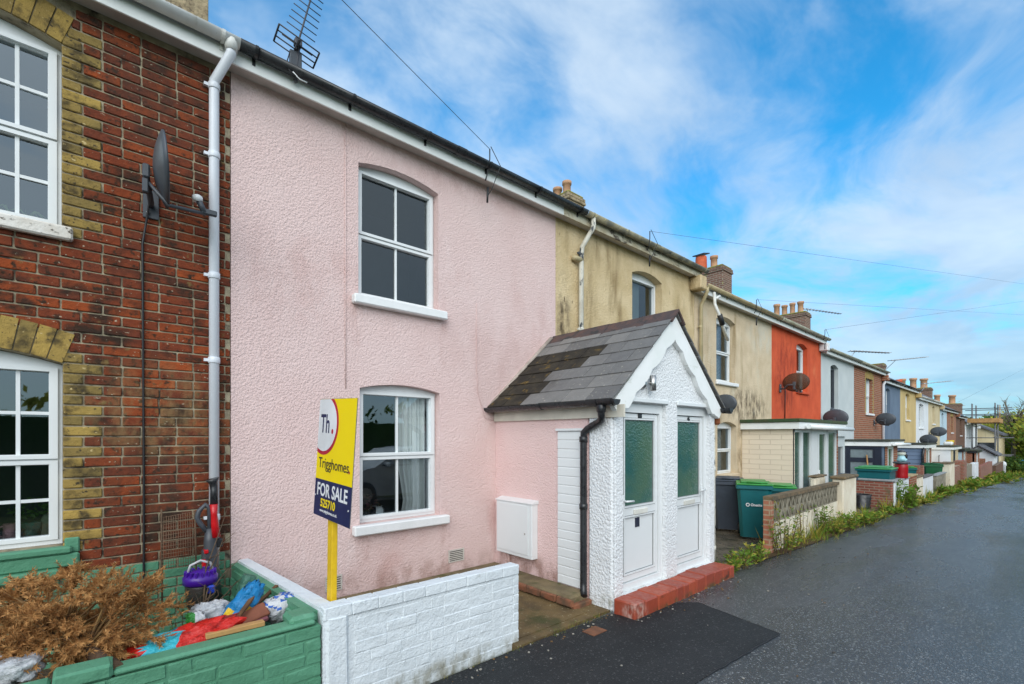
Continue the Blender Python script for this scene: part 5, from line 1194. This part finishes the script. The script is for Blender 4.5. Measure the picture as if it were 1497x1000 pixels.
# purple topped dust canister
c0 = PY(293, 888, -.62)
t = thing('dust_canister', 'clear dust canister with purple ribbed lid in front of the vacuum cleaner', 'canister', c0)
PUR = M('purple_plastic', (.065, .012, .30), (.05, .01, .24), rough=.3)
MB().lathe(c0, [(.07, 0), (.085, .02), (.095, .16), (.09, .17)], 22).build('cup', M('smoky_plastic', (.035, .03, .03), (.06, .05, .045), sc=14, rough=.25, alpha=.8), t)
mb = MB(); mb.lathe(c0 + V((0, 0, .165)), [(.085, -.0), (.108, .015), (.108, .06), (.09, .075), (.05, .1), (.02, .105)], 24)
for k in range(16): a = k * math.pi / 8; mb.cbox(c0 + V((math.cos(a) * .085, math.sin(a) * .085, .25)), (.014, .006, .02), .003, 0, Matrix.Rotation(a, 3, 'Z'))
mb.build('lid', PUR, t); MB().cbox(c0 + V((.05, -.085, .14)), (.025, .02, .03), .01).build('catch', M('royal_blue_plastic', (.02, .06, .5), rough=.3), t)
MB().tube([c0 + V((-.08, 0, .24)), c0 + V((-.06, 0, .31)), c0 + V((0, 0, .335)), c0 + V((.06, 0, .31)), c0 + V((.08, 0, .24))], .009, 8).build('carry_handle', M('pale_plastic', (.5, .5, .52), rough=.3), t)
# wire mesh panel
t = thing('wire_mesh_panel', 'rusty wire mesh panel leaning on the red brick wall', 'wire mesh', PY(260, 835, -.12))
a_, b_, c_, d_ = PY(235, 833, -.16), PY(286, 826, -.16), PY(284, 748, -.05), PY(236, 757, -.05)
mb = MB(); NB = 14
for k in range(NB + 1):
    f = k / NB; mb.tube([a_.lerp(b_, f), d_.lerp(c_, f) + V((0, 0, U(-.01, .01)))], .0022, 4); mb.tube([a_.lerp(d_, f), b_.lerp(c_, f)], .0022, 4)
mb.build('grid', M('rusty_wire', (.20, .12, .07), rough=.7), t)
MB().tube([PY(237, 880, -.18), PY(236, 745, -.05)], .007, 6).build('stake', m_twig, t); MB().tube([PY(287, 850, -.18), PY(285, 747, -.05)], .006, 6).build('stake', m_twig, t)
def bare_twigs(label, base, tips, r=.006):
    mb = MB(); base = V(base)
    for tp in tips:
        tp = V(tp); m1 = base.lerp(tp, .35) + V((U(-.05, .05), U(-.05, .05), U(.0, .05))); m2 = base.lerp(tp, .7) + V((U(-.04, .04), U(-.04, .04), U(.0, .04)))
        mb.tube([base, m1, m2, tp], [r, r * .8, r * .55, r * .25], 5)
        for k in range(3):
            s_ = m1.lerp(tp, U(.1, .8)); mb.tube([s_, s_ + V((U(-.09, .09), U(-.06, .06), U(.0, .1)))], [r * .5, r * .2], 4)
    return tag(mb.build('bare_branch', m_twig), label, 'branch')
bare_twigs('bare thin branches reaching up the corner by the pink wall', PY(296, 905, -.85), [PY(333, 742, -.45), PY(330, 780, -.5), PY(352, 816, -.6), PY(322, 800, -.5), PY(318, 862, -.8), PY(346, 850, -.7)])
bare_twigs('tangle of bare twigs over the clear bag', PY(290, 915, -1.1), [PY(276, 880, -.9), PY(318, 880, -1.), PY(332, 900, -1.), PY(268, 905, -1.2), PY(312, 852, -.9)], .005)
# dead christmas tree
m_needle = M('dead_needles', (.62, .34, .13), (.40, .19, .07), sc=14, rough=.9, spec=.15, island=((.70, .40, .16), (.34, .15, .05), (.55, .28, .10)), trans=.2)
t = thing('dead_conifer', 'brown dried out christmas tree dumped on the green wall', 'dead tree', PY(170, 985, -1.6))
TB = PY(172, 984, -1.66); TC = PY(90, 932, -1.15); TT = PY(30, 880, -.7)
mb = MB(); mb.tube([TB, TB.lerp(TC, .5) + V((0, 0, .02)), TC, TC.lerp(TT, .5) + V((0, 0, .04)), TT], [.042, .036, .026, .017, .008], 12); mb.build('trunk', M('tree_bark', (.12, .07, .04), (.07, .045, .03), sc=18, rough=1., bump=(('n', 60, .01),)), t)
dT = (TB - TB.lerp(TC, .2)).normalized(); mb = MB(); mb.lathe(TB - dT * .002, [(.040, 0), (.0405, .006), (.03, .007)], 16, 0, False, 1., dT.to_track_quat('Z', 'Y').to_matrix()); mb.build('cut_end', M('cut_wood', (.22, .12, .06), (.13, .075, .04), sc=30, rough=.9), t)
POLY = [(-60, 1000), (-50, 905), (-10, 868), (30, 850), (70, 852), (95, 834), (130, 832), (165, 838), (200, 852), (228, 838), (232, 852), (215, 872), (250, 876), (268, 886), (258, 902), (232, 915), (240, 938), (205, 955), (170, 962), (120, 978), (60, 990)]
def inpoly(x, y):
    c = False
    for i in range(len(POLY)):
        (x1, y1), (x2, y2) = POLY[i - 1], POLY[i]
        if (y1 > y) != (y2 > y) and x < (x2 - x1) * (y - y1) / (y2 - y1) + x1: c = not c
    return c
br = MB(); nd = MB()
def brush(a, b, nn=34, ln=.026):
    ax = (b - a); L_ = ax.length; ax = ax.normalized(); u = ax.orthogonal().normalized(); w = ax.cross(u)
    br.tube([a, b], [.0022, .001], 4, 0, False)
    for k in range(nn):
        f = k / nn; an = U(0, 6.28); d = (u * math.cos(an) + w * math.sin(an)) * U(.75, 1.) + ax * U(.35, .8); d = d.normalized() * ln * U(.7, 1.1)
        p = a + ax * L_ * f; sd = ax.cross(d).normalized() * .0034
        nd.add([p - sd, p + sd, p + d], [(0, 1, 2)])
starts = [TB.lerp(TC, .55), TC, TC.lerp(TT, .3), TC.lerp(TT, .6), TT]
tips = list(POLY[2:19]); 
while len(tips) < 120:
    x, y = U(-60, 268), U(832, 985)
    if inpoly(x, y): tips.append((x, y))
for i, (x, y) in enumerate(tips):
    dep = U(-1.5, -.5) if i > 17 else U(-1.35, -.85)
    if y > 935: dep = U(-1.58, -1.35)
    tip = PY(x, y, dep)
    st = starts[min(4, int(rnd.random() * 5))]
    if x > 150: st = starts[rnd.choice((0, 1, 1))]
    ln_ = (tip - st).length
    mid = st.lerp(tip, .5) + V((U(-.05, .05), U(-.05, .05), U(-.02, .07)))
    P_ = [st, st.lerp(mid, .5) + V((0, 0, .01)), mid, mid.lerp(tip, .55) + V((0, 0, .015)), tip]
    br.tube(P_, [.0075, .006, .0045, .003, .0015], 6, 0, False)
    for k in range(12):
        f = U(.42, .99); s0 = P_[2].lerp(P_[4], (f - .42) / .57); dd = (P_[4] - P_[2]).normalized()
        tw = V((U(-1, 1), U(-1, 1), U(-.5, 1))).normalized(); tw = (dd * .9 + tw * .8).normalized()
        brush(s0, s0 + tw * U(.05, .115), 27)
    brush(P_[3], tip, 48, .026)
br.build('branches', M('dry_branch', (.26, .155, .05), (.17, .09, .04), sc=22, rough=.9), t); nd.build('needles', m_needle, t)

# ---- things seen behind the brick house and pink house glass
cp = thing('curtain', 'pale pleated curtain inside the lower pink house window', 'curtain', (1.86, .3, .85))
mb = MB(); n = 44
for k in range(n + 1):
    f = k / n; x = 1.70 + .34 * f; y = .205 + .022 * math.sin(f * 40) + .012 * math.sin(f * 17 + 1)
    for z, pull in ((.80, .02), (1.0, .05), (1.35, .0), (2.25, .0)): mb.v.append((x + pull * (1 - f) * 1.2, y, z))
for k in range(n):
    for j in range(3): q0 = k * 4 + j; mb.f.append((q0, q0 + 4, q0 + 5, q0 + 1)); mb.m.append(0); mb.s.append(True)
mb.build('cloth', m_curtain, cp)
m_leaf1 = M('houseplant_leaf', (.07, .16, .03), (.04, .09, .02), sc=9, rough=.6)
def leaves(mb, c, r, n, sz, mats=1, flat=1., up=.3):
    c = V(c)
    for _ in range(n):
        d = V((rnd.gauss(0, 1), rnd.gauss(0, 1), rnd.gauss(0, 1) * flat)).normalized() * U(.35, 1.) ** .5
        p = c + V((d.x * r[0], d.y * r[1], d.z * r[2])); nrm = (d + V((U(-1, 1), U(-1, 1), U(-1, 1) + up))).normalized(); u = nrm.orthogonal().normalized(); u = (Matrix.Rotation(U(0, 6.28), 3, nrm) @ u); w = nrm.cross(u); s_ = sz * U(.6, 1.3)
        mb.add([p - u * s_, p - w * s_ * .45, p + u * s_, p + w * s_ * .45], [(0, 1, 2, 3)], rnd.randrange(mats))
    return mb
t = thing('potted_plant', 'purple leaved plant in a striped pot on the pink house windowsill', 'plant', (1.38, .24, .84))
leaves(MB(), (1.33, .225, 1.0), (.15, .06, .12), 90, .03).build('foliage', M('purple_leaf', (.16, .06, .09), (.10, .10, .04), sc=14, rough=.6), t)
mb = MB().lathe((1.44, .22, .84), [(.06, 0), (.085, .04), (.085, .09), (.06, .12)], 18); 
for i, f in enumerate(mb.f): mb.m[i] = (i // 3) % 2
mb.build('striped_pot', [m_upvc, m_black], t)
t = thing('teal_plant_pot', 'small shrub in a teal pot behind the lower brick house window', 'plant', (-1.22, .2, .98)); leaves(MB(), (-1.22, .21, 1.2), (.11, .08, .10), 110, .022).build('foliage', m_leaf1, t); MB().lathe((-1.21, .215, .98), [(.05, 0), (.065, .12), (.07, .125), (.06, .125)], 16).build('pot', pmat('teal_glaze', (.08, .25, .2)), t)
t = thing('pink_jug', 'pale pink jug on the inside sill of the brick house', 'jug', (-1.33, .22, .98)); MB().lathe((-1.32, .22, .98), [(.035, 0), (.04, .02), (.035, .12), (.04, .125)], 14).build('jug_body', pmat('pink_glaze', (.55, .30, .33)), t); MB().tube([(-1.355, .22, 1.09), (-1.385, .22, 1.08), (-1.385, .22, 1.03), (-1.355, .22, 1.01)], .007, 6).build('handle', MATS['pink_glaze'], t)
tag(blob(MB(), (-1.12, .21, 1.06), (.05, .035, .10), None, .08, 3, 12).build('sage_cushion', pmat('sage_cloth', (.20, .26, .18), .9)), 'sage green cushion standing in the brick house window', 'cushion')
t = thing('spider_plant', 'arching spider plant inside the upper brick house window', 'plant', (-1.3, .26, 3.22)); mb = MB()
for k in range(16):
    a = U(0, 6.28); l = U(.1, .2); b0 = V((-1.22 + U(-.12, .1), .27, 3.26)); mb.tube([b0, b0 + V((math.cos(a) * l * .5, 0, .10)), b0 + V((math.cos(a) * l, 0, .05))], [.006, .006, .001], 4)
mb.build('leaves', M('pale_leaf', (.22, .34, .13), rough=.6), t)

# ================================================================== WEEDS, VERGE GRASS
m_weed = [M('weed_leaf', (.18, .29, .03), (.10, .19, .022), sc=9, rough=.7, spec=.25, trans=.25), M('yellow_weed', (.42, .36, .06), (.30, .27, .05), sc=9, rough=.8, spec=.2, trans=.25), M('dry_stem', (.16, .10, .045), (.10, .06, .03), sc=9, rough=.9)]
def weed(label, x, y, h, w, n, sz=.03, dry=.2, name='weed'):
    z = gz(x); mb = MB(); st = MB()
    n = int(n * .7)
    if x > 12 and x != 16.4: h *= .6; n = int(n * .62); w *= .85
    for _ in range(n):
        a = U(0, 6.28); rr = w * U(0, 1) ** .7; b0 = V((x + math.cos(a) * rr * .4, y + math.sin(a) * rr * .4, z)); hh = h * U(.5, 1.); tp = V((x + math.cos(a) * rr, y + math.sin(a) * rr, z + hh))
        st.tube([b0, b0.lerp(tp, .5) + V((0, 0, .03)), tp], [.005, .004, .0015], 4, 0, False)
        for k in range(int(10 + 16 * hh)):
            p = b0.lerp(tp, U(.12, 1.)); d = V((U(-1, 1), U(-1, 1), U(-.1, .8))).normalized(); s_ = sz * U(.6, 1.4); sd = d.cross(V((U(-1, 1), U(-1, 1), U(-1, 1)))).normalized() * s_ * .32
            mb.add([p, p + d * s_ - sd, p + d * s_ * 2, p + d * s_ + sd], [(0, 1, 2, 3)], 1 if rnd.random() < dry else 0)
    t = thing(name, label, 'weed', (x, y, z), 'weeds along the foot of the walls'); st.build('stems', m_weed[2], t); mb.build('leaves', m_weed[:2], t)
weed('tall yellowing weed clump at the brick end of the breeze block wall', 6.98, -1.98, .78, .30, 34, .03, .4)
weed('low leafy weed before the yellow kerb by the porch', 5.55, -1.93, .22, .22, 26, .035, .2)
weed('bright low weed beside the red tiled step', 5.25, -1.97, .16, .14, 18, .03, .3)
weed('spreading weed at the middle of the yellow kerb', 6.1, -1.97, .28, .26, 30, .032, .3)
weed('dark thin seed stalk weed against the cream wall', 8.05, -1.92, .66, .2, 12, .02, .7)
weed('small bushy weed between the tall clump and the seed stalk', 7.55, -1.92, .36, .22, 22, .03, .3)
weed('upright bright green weed against the middle of the cream wall', 9.25, -1.88, .62, .16, 26, .035, .05)
weed('low yellow green weed right of the upright bright weed', 9.8, -1.95, .34, .32, 30, .035, .4)
weed('round green weed in front of the cream pier', 10.7, -1.96, .36, .34, 34, .04, .25)
weed('pale green weed spilling from the end of the cream pier', 11.9, -2.0, .30, .36, 30, .045, .2)
weed('low weed on the brown patch before the dark brick wall', 13.4, -1.9, .24, .4, 28, .05, .3)
weed('broad green weed at the corner of the dark brick wall', 15.0, -1.92, .30, .45, 34, .06, .2)
weed('tall green plant against the white block wall', 16.4, -2.0, .85, .3, 30, .07, .05)
weed('rusty low weed below the red churn', 17.7, -2.0, .35, .4, 26, .06, .7)
weed('yellow weed in front of the orange brick pier', 19.2, -2.03, .35, .5, 30, .07, .6)
weed('green weed before the grey capped wall', 21.5, -2.05, .45, .6, 34, .08, .3)
weed('tall green grass tuft at the low grey wall', 23.6, -2.02, .65, .4, 30, .09, .1)
weed('wide green weed bank beside the stone pier', 25.8, -2.1, .5, .9, 50, .09, .2)
weed('tall weed bank in front of the brick stub wall', 30.2, -2.15, .8, 1.0, 60, .11, .2)
weed('green weed bank before the square brick pier', 33.5, -2.2, .7, 1.3, 60, .12, .2)
weed('far green weed bank along the long brick wall', 42.0, -2.45, .7, 2.0, 80, .14, .3)
weed('farthest weed bank at the bend of the lane', 48.0, -2.5, .7, 2.2, 80, .15, .3)
weed('thin green weed growing by the green painted brick wall', -.38, -.35, .55, .1, 7, .02, .1)
mb = MB()
def tuft(x, y, h, n, w=.05, ty=.3):
    for _ in range(n):
        px_, py_ = x + rnd.gauss(0, w), y + rnd.gauss(0, w * .6); z = gz(px_) + .005; hh = h * U(.5, 1.2); l = V((U(-.6, .6), U(-.6, .6), 1)).normalized() * hh; s_ = V((U(-1, 1), U(-1, 1), 0)).normalized() * hh * .045
        mb.add([V((px_, py_, z)) - s_, V((px_, py_, z)) + s_, V((px_, py_, z)) + l], [(0, 1, 2)], 1 if rnd.random() < ty else 0)
for k in range(250):
    x = 5.1 + 50 * rnd.random() ** 1.5; tuft(x, edge(x) - .04 + U(-.14, .24), U(.04, .11) * (1 + x * .012), 16, .06 + x * .006, .5)
for k in range(46): x = U(.9, 2.9); tuft(x, -1.80 + U(-.02, .012), U(.01, .03), 5, .02, .6)
for k in range(26): x = U(2.1, 2.9); tuft(x, -1.79 + U(-.05, .03), U(.015, .035), 8, .02, .5)
for k in range(26): x = U(2.9, 5.1); tuft(x, -2.09 + U(-.01, .01), U(.012, .03), 5, .02, .5)
for k in range(70):
    x = U(14, 45); tuft(x, edge(x) + U(-.05, .2), U(.22, .5), 14, .09, .6)
for k in range(60):
    x = U(6.6, 14); tuft(x, edge(x) + U(-.06, .14), U(.14, .38), 12, .05, .55)
tag(mb.build('verge_grass', m_weed[:2]), kind='stuff')
mb = MB()
for k in range(420):
    r_ = rnd.random()
    if r_ < .5: x = U(5.2, 16); y = edge(x) + U(-.22, .12)
    elif r_ < .8: x = U(.5, 5); y = -1.8 - abs(rnd.gauss(0, .09)) - (.28 if x > 2.9 else 0)
    else: x = U(.5, 9); y = U(-3.6, -1.9)
    s_ = U(.003, .009); mb.cbox((x, y, gz(x) + .007), (s_, s_ * U(.5, 1.2), s_ * .4), 0, rnd.randrange(3), Matrix.Rotation(U(0, 3), 3, 'Z'))
tag(mb.build('road_grit', [M('pale_grit', (.36, .33, .28), rough=.9), M('leaf_scrap', (.20, .11, .04), rough=.9), M('dark_grit', (.07, .065, .06), rough=.9)]), kind='stuff')
# ================================================================== FAR TREES
LF = [M('tree_leaf_yellow', (.52, .48, .08), (.36, .36, .05), sc=.8, rough=.8, spec=.15, trans=.3), M('tree_leaf_green', (.24, .31, .05), (.16, .24, .04), sc=.8, rough=.8, spec=.15, trans=.3), M('tree_leaf_dark', (.085, .16, .04), (.055, .11, .03), sc=.8, rough=.85, spec=.1, trans=.2)]
m_trunk = M('trunk_bark', (.20, .16, .11), (.12, .095, .065), sc=4, rough=1.)
def crown(mb, c, r, nc, nl, sz, mats):
    for _ in range(nc):
        d = V((rnd.gauss(0, 1), rnd.gauss(0, 1), rnd.gauss(0, 1))).normalized() * U(.3, 1.0); cc = V(c) + V((d.x * r[0], d.y * r[1], d.z * r[2])); k = U(.16, .32)
        mm = rnd.choice(mats)
        for _ in range(nl):
            p = cc + V((rnd.gauss(0, 1) * r[0] * k, rnd.gauss(0, 1) * r[1] * k, rnd.gauss(0, 1) * r[2] * k)) * .8; n_ = V((U(-1, 1), U(-1, 1), U(-.4, 1))).normalized(); u = n_.orthogonal().normalized(); w = n_.cross(u); s_ = sz * U(.6, 1.4)
            mb.add([p - u * s_, p - w * s_ * .5, p + u * s_, p + w * s_ * .5], [(0, 1, 2, 3)], mm)
def tree(label, x, y, h, rad, mats, name='tree', nc=34, nl=46, bare=False, sz=.2):
    z = hz(x, y); t = thing(name, label, 'tree', (x, y, z), None)
    tr = MB(); tr.tube([V((x, y, z - .2)), V((x + U(-.2, .2), y + U(-.2, .2), z + h * .35)), V((x + U(-.3, .3), y + U(-.3, .3), z + h * .7))], [h * .028, h * .02, h * .01], 7)
    for k in range(30 if bare else 7):
        b0 = V((x, y, z + h * U(.3, .68))); a = U(0, 6.28); l = rad * U(.6, 1.0); e = b0 + V((math.cos(a) * l, math.sin(a) * l, h * U(.12, .34)))
        m_ = b0.lerp(e, .5) + V((0, 0, -.15)); tr.tube([b0, m_, e], [h * .009, h * .006, h * .002], 5)
        if bare:
            for q in range(6): s0 = m_.lerp(e, U(0, 1)); tr.tube([s0, s0 + V((U(-.5, .5), U(-.5, .5), U(.2, .9)))], [h * .003, h * .001], 4)
    tr.build('trunk', m_trunk, t)
    if not bare:
        mb = MB(); crown(mb, (x, y, z + h * .58), (rad, rad, h * .42), nc, nl, sz, mats); mb.build('crown', LF, t)
    return t
def ty(px, x): return PX(px, 640, x).y
tree('yellow green tree just right of the scaffold', 80, ty(1462, 80), 6.2, 2.2, (0, 0, 1), nc=40)
tree('taller yellow green tree behind the bare tree', 84, ty(1478, 84), 7.2, 2.4, (0, 1, 0), nc=44)
tree('olive tree at the right edge of the picture', 78, ty(1496, 78), 6.6, 2.3, (0, 1, 1), nc=44)
tree('green tree beyond the lane end right of the olive tree', 74, ty(1525, 74), 6.8, 2.6, (1, 1, 0))
tree('pale bare tree with forked limbs at the lane end', 76, ty(1481, 76), 8.6, 1.9, (0,), 'bare_tree', bare=True)
tree('leafy tree out past the lane bend', 70, ty(1570, 70), 7, 2.8, (1, 0, 1))
tree('dark tree behind the end white house', 88, ty(1446, 88), 5.0, 2.4, (1, 2, 1))
for i, (px, xx, rr, lab) in enumerate(((1462, 75, 1.5, 'dark rounded bush below the yellow tree'), (1478, 73, 1.6, 'dark green bush under the bare tree'), (1494, 71, 1.5, 'dark green bush at the right edge of the lane end'), (1515, 70, 1.7, 'dark bush hidden past the lane bend'))):
    y = ty(px, xx); z = hz(xx, y); t = thing('bush', lab, 'bush', (xx, y, z)); mb = MB(); crown(mb, (xx, y, z + .7), (rr, rr, 1.0), 22, 50, .13, (1, 2, 2)); mb.build('foliage', LF, t); MB().tube([(xx, y, z - .1), (xx, y, z + .9)], .05, 6).build('stem', m_trunk, t)
mb = MB()
for k in range(30):
    x = U(120, 175); y = U(-25, 6); crown(mb, (x, y, hz(x, y) + 1.6), (3, 3, 1.8), 6, 14, .5, (0, 1, 2))
for k in range(260):
    x = U(200, 380); y = U(0, 200); crown(mb, (x, y, hz(x, y) + 1.2), (5, 5, 1.6), 4, 9, .9, (1, 2, 2))
tag(mb.build('far_woodland', LF), kind='stuff')
mb = MB()
for k in range(900): x = U(64, 74); y = U(-6, 3); p = V((x, y, hz(x, y) + .05)); s_ = V((U(-1, 1), U(-1, 1), 0)) * .06; mb.add([p - s_, p + s_, p + V((U(-.2, .2), U(-.2, .2), U(.2, .5)))], [(0, 1, 2)], k % 2)
tag(mb.build('lane_end_grass', m_weed[:2]), kind='stuff')
tag(MB().box(71.0, 71.06, ty(1497, 71) - .3, ty(1497, 71) + .3, -1.9, -.7).build('blue_sign', M('sign_blue', (.05, .30, .55), rough=.4)), 'small blue board at the lane end bushes', 'sign')

# ================================================================== ACROSS THE LANE (seen in the window glass)
mb = MB(); mb.box(-30, 45, -12.4, -10.6, -1., 2.2, 2)
for k in range(900): x = U(-25, 40); crown(mb, (x, U(-12.3, -10.6), U(.2, 2.9)), (.55, .45, .45), 1, 16, .11, (0, 1, 1, 2))
tag(mb.build('hedge', LF), 'long tall hedge across the lane reflected in the windows', 'hedge')
car = thing('parked_car', 'silver car parked across the lane mirrored in the pink house window', 'car', (5.2, -6.6, gz(5)))
prof = [(3.2, .35), (3.15, .62), (3.35, .80), (4.25, .93), (4.95, 1.40), (6.3, 1.44), (7.15, .98), (7.45, .9), (7.5, .4), (7.2, .28), (3.5, .28)]
mb = MB(); mb.prism(prof, lambda a, b, d: V((a, d, b)), -7.35, -5.85); car_b = mb.build('body', M('silver_paint', (.62, .64, .66), rough=.3, metal=.25), car)
mb = MB(); mb.add([(4.42, -5.845, .98), (5.4, -5.845, .98), (5.4, -5.9, 1.34), (5.0, -5.9, 1.34)], [(0, 1, 2, 3)]).add([(5.48, -5.845, .98), (6.85, -5.845, .98), (6.25, -5.9, 1.36), (5.48, -5.9, 1.34)], [(0, 1, 2, 3)]); mb.build('side_glass', m_glass_dark, car)
MB().cbox((4.6, -5.75, 1.02), (.07, .1, .06), .03).build('wing_mirror', MATS['silver_paint'], car)
for x in (3.95, 6.75):
    for y in (-5.93, -7.27):
        wv = MB().lathe((x, y, .30), [(.22, -.09), (.32, -.08), (.32, .08), (.22, .09)], 22, 0, True, 1., RX(90, 'X')).build('wheel', m_black, car); MB().lathe((x, y, .30), [(.2, -.1), (.21, .1)], 18, 0, True, 1., RX(90, 'X')).build('rim', m_alu, wv)

# ================================================================== LIGHT, SKY, CAMERA
wd = bpy.data.worlds.new('World'); S.world = wd; wd.use_nodes = True
nt = wd.node_tree; nt.nodes.clear(); g = G(nt)
out = nt.nodes.new('ShaderNodeOutputWorld')
SUN_EL, SUN_AZ = R(30), R(224)                     # azimuth from +y (north) clockwise: sun over the lane, behind the camera
sky = g.n('TexSky', sky_type='NISHITA', sun_disc=False, sun_elevation=SUN_EL, sun_rotation=SUN_AZ, air_density=1.0, dust_density=.4, ozone_density=2.0)
D_ = g.n('TexCoord').outputs['Generated']
sx = g.n('SeparateXYZ', {0: D_}); zc = g.math('MAXIMUM', sx.outputs[2], 0.)
den = g.math('ADD', zc, .16)
pv = g.n('CombineXYZ', {0: g.math('DIVIDE', sx.outputs[0], den), 1: g.math('DIVIDE', sx.outputs[1], den), 2: 3.7}).outputs[0]
warp = g.n('VectorMath', {0: pv, 1: g.scaled(g.n('TexNoise', {'Vector': pv, 'Scale': .9, 'Detail': 3.}).outputs['Color'], (.7, .7, .7))}, operation='ADD').outputs[0]
n1 = g.noise(g.scaled(warp, (.55, .8, 1)), 1., 7., .58)
n2 = g.noise(g.scaled(warp, (1.6, 2.6, 1)), 1., 6., .6)
cover = g.math('ADD', g.math('MULTIPLY', n1, .60), g.math('MULTIPLY', n2, .40))
back = g.rng(sx.outputs[1], .2, -.6, 0., .14)      # unseen cloud thickened on the lane side to brighten the fronts
lowc = g.rng(zc, .42, .02, 0., .12)
f = g.rng(g.math('ADD', g.math('ADD', cover, back), lowc), .40, .60)
shade = g.rng(g.noise(g.scaled(warp, (.9, 1.1, 1)), 1., 5., .6), .3, .7)
cl = g.mix(shade, (3.9, 5.1, 6.6), (6.3, 7.3, 8.2))
sd = g.n('VectorMath', {0: D_, 1: (math.sin(SUN_AZ) * math.cos(SUN_EL), math.cos(SUN_AZ) * math.cos(SUN_EL), math.sin(SUN_EL))}, operation='DOT_PRODUCT').outputs['Value']
glow = g.rng(sd, -.1, .85, 1., 2.6)                # brightness added to the unseen cloud behind the camera, to light the fronts
warmc = g.mix(g.rng(sd, -.1, .6), cl, (4.3, 4.55, 4.75))
cl = g.n('VectorMath', {0: warmc, 'Scale': g.math('MULTIPLY', glow, g.rng(zc, .0, .4, .74, 1.))}, operation='SCALE').outputs[0]
blue = g.n('Mix', {0: 1.0, 6: sky.outputs[0], 7: (.24, 1.5, 1.95)}, data_type='RGBA', blend_type='MULTIPLY').outputs[2]
col = g.mix(g.math('MULTIPLY', f, .84), blue, cl)
bg = g.n('Background', {0: col, 1: .1}); nt.links.new(bg.outputs[0], out.inputs[0])
sl = bpy.data.lights.new('sun', 'SUN'); sl.energy = 1.5; sl.angle = R(50); sl.color = (1., .96, .90)
so = bpy.data.objects.new('sun', sl); COL.objects.link(so)
dirv = V((math.sin(SUN_AZ) * math.cos(SUN_EL), math.cos(SUN_AZ) * math.cos(SUN_EL), math.sin(SUN_EL)))
so.rotation_euler = dirv.to_track_quat('Z', 'Y').to_euler(); so.location = dirv * 30
cd = bpy.data.cameras.new('camera'); co = bpy.data.objects.new('camera', cd); COL.objects.link(co)
cd.sensor_width = 36; cd.lens = F_ / 1497 * 36; cd.shift_y = (HY - 500) / 1497; cd.clip_start = .05; cd.clip_end = 3000
co.location = CAM; co.rotation_euler = (R(90), 0, TH - R(90)); S.camera = co
S.view_settings.view_transform = 'Standard'; S.view_settings.look = 'None'; S.view_settings.exposure = .43; S.view_settings.gamma = 1.
S.cycles.max_bounces = 8
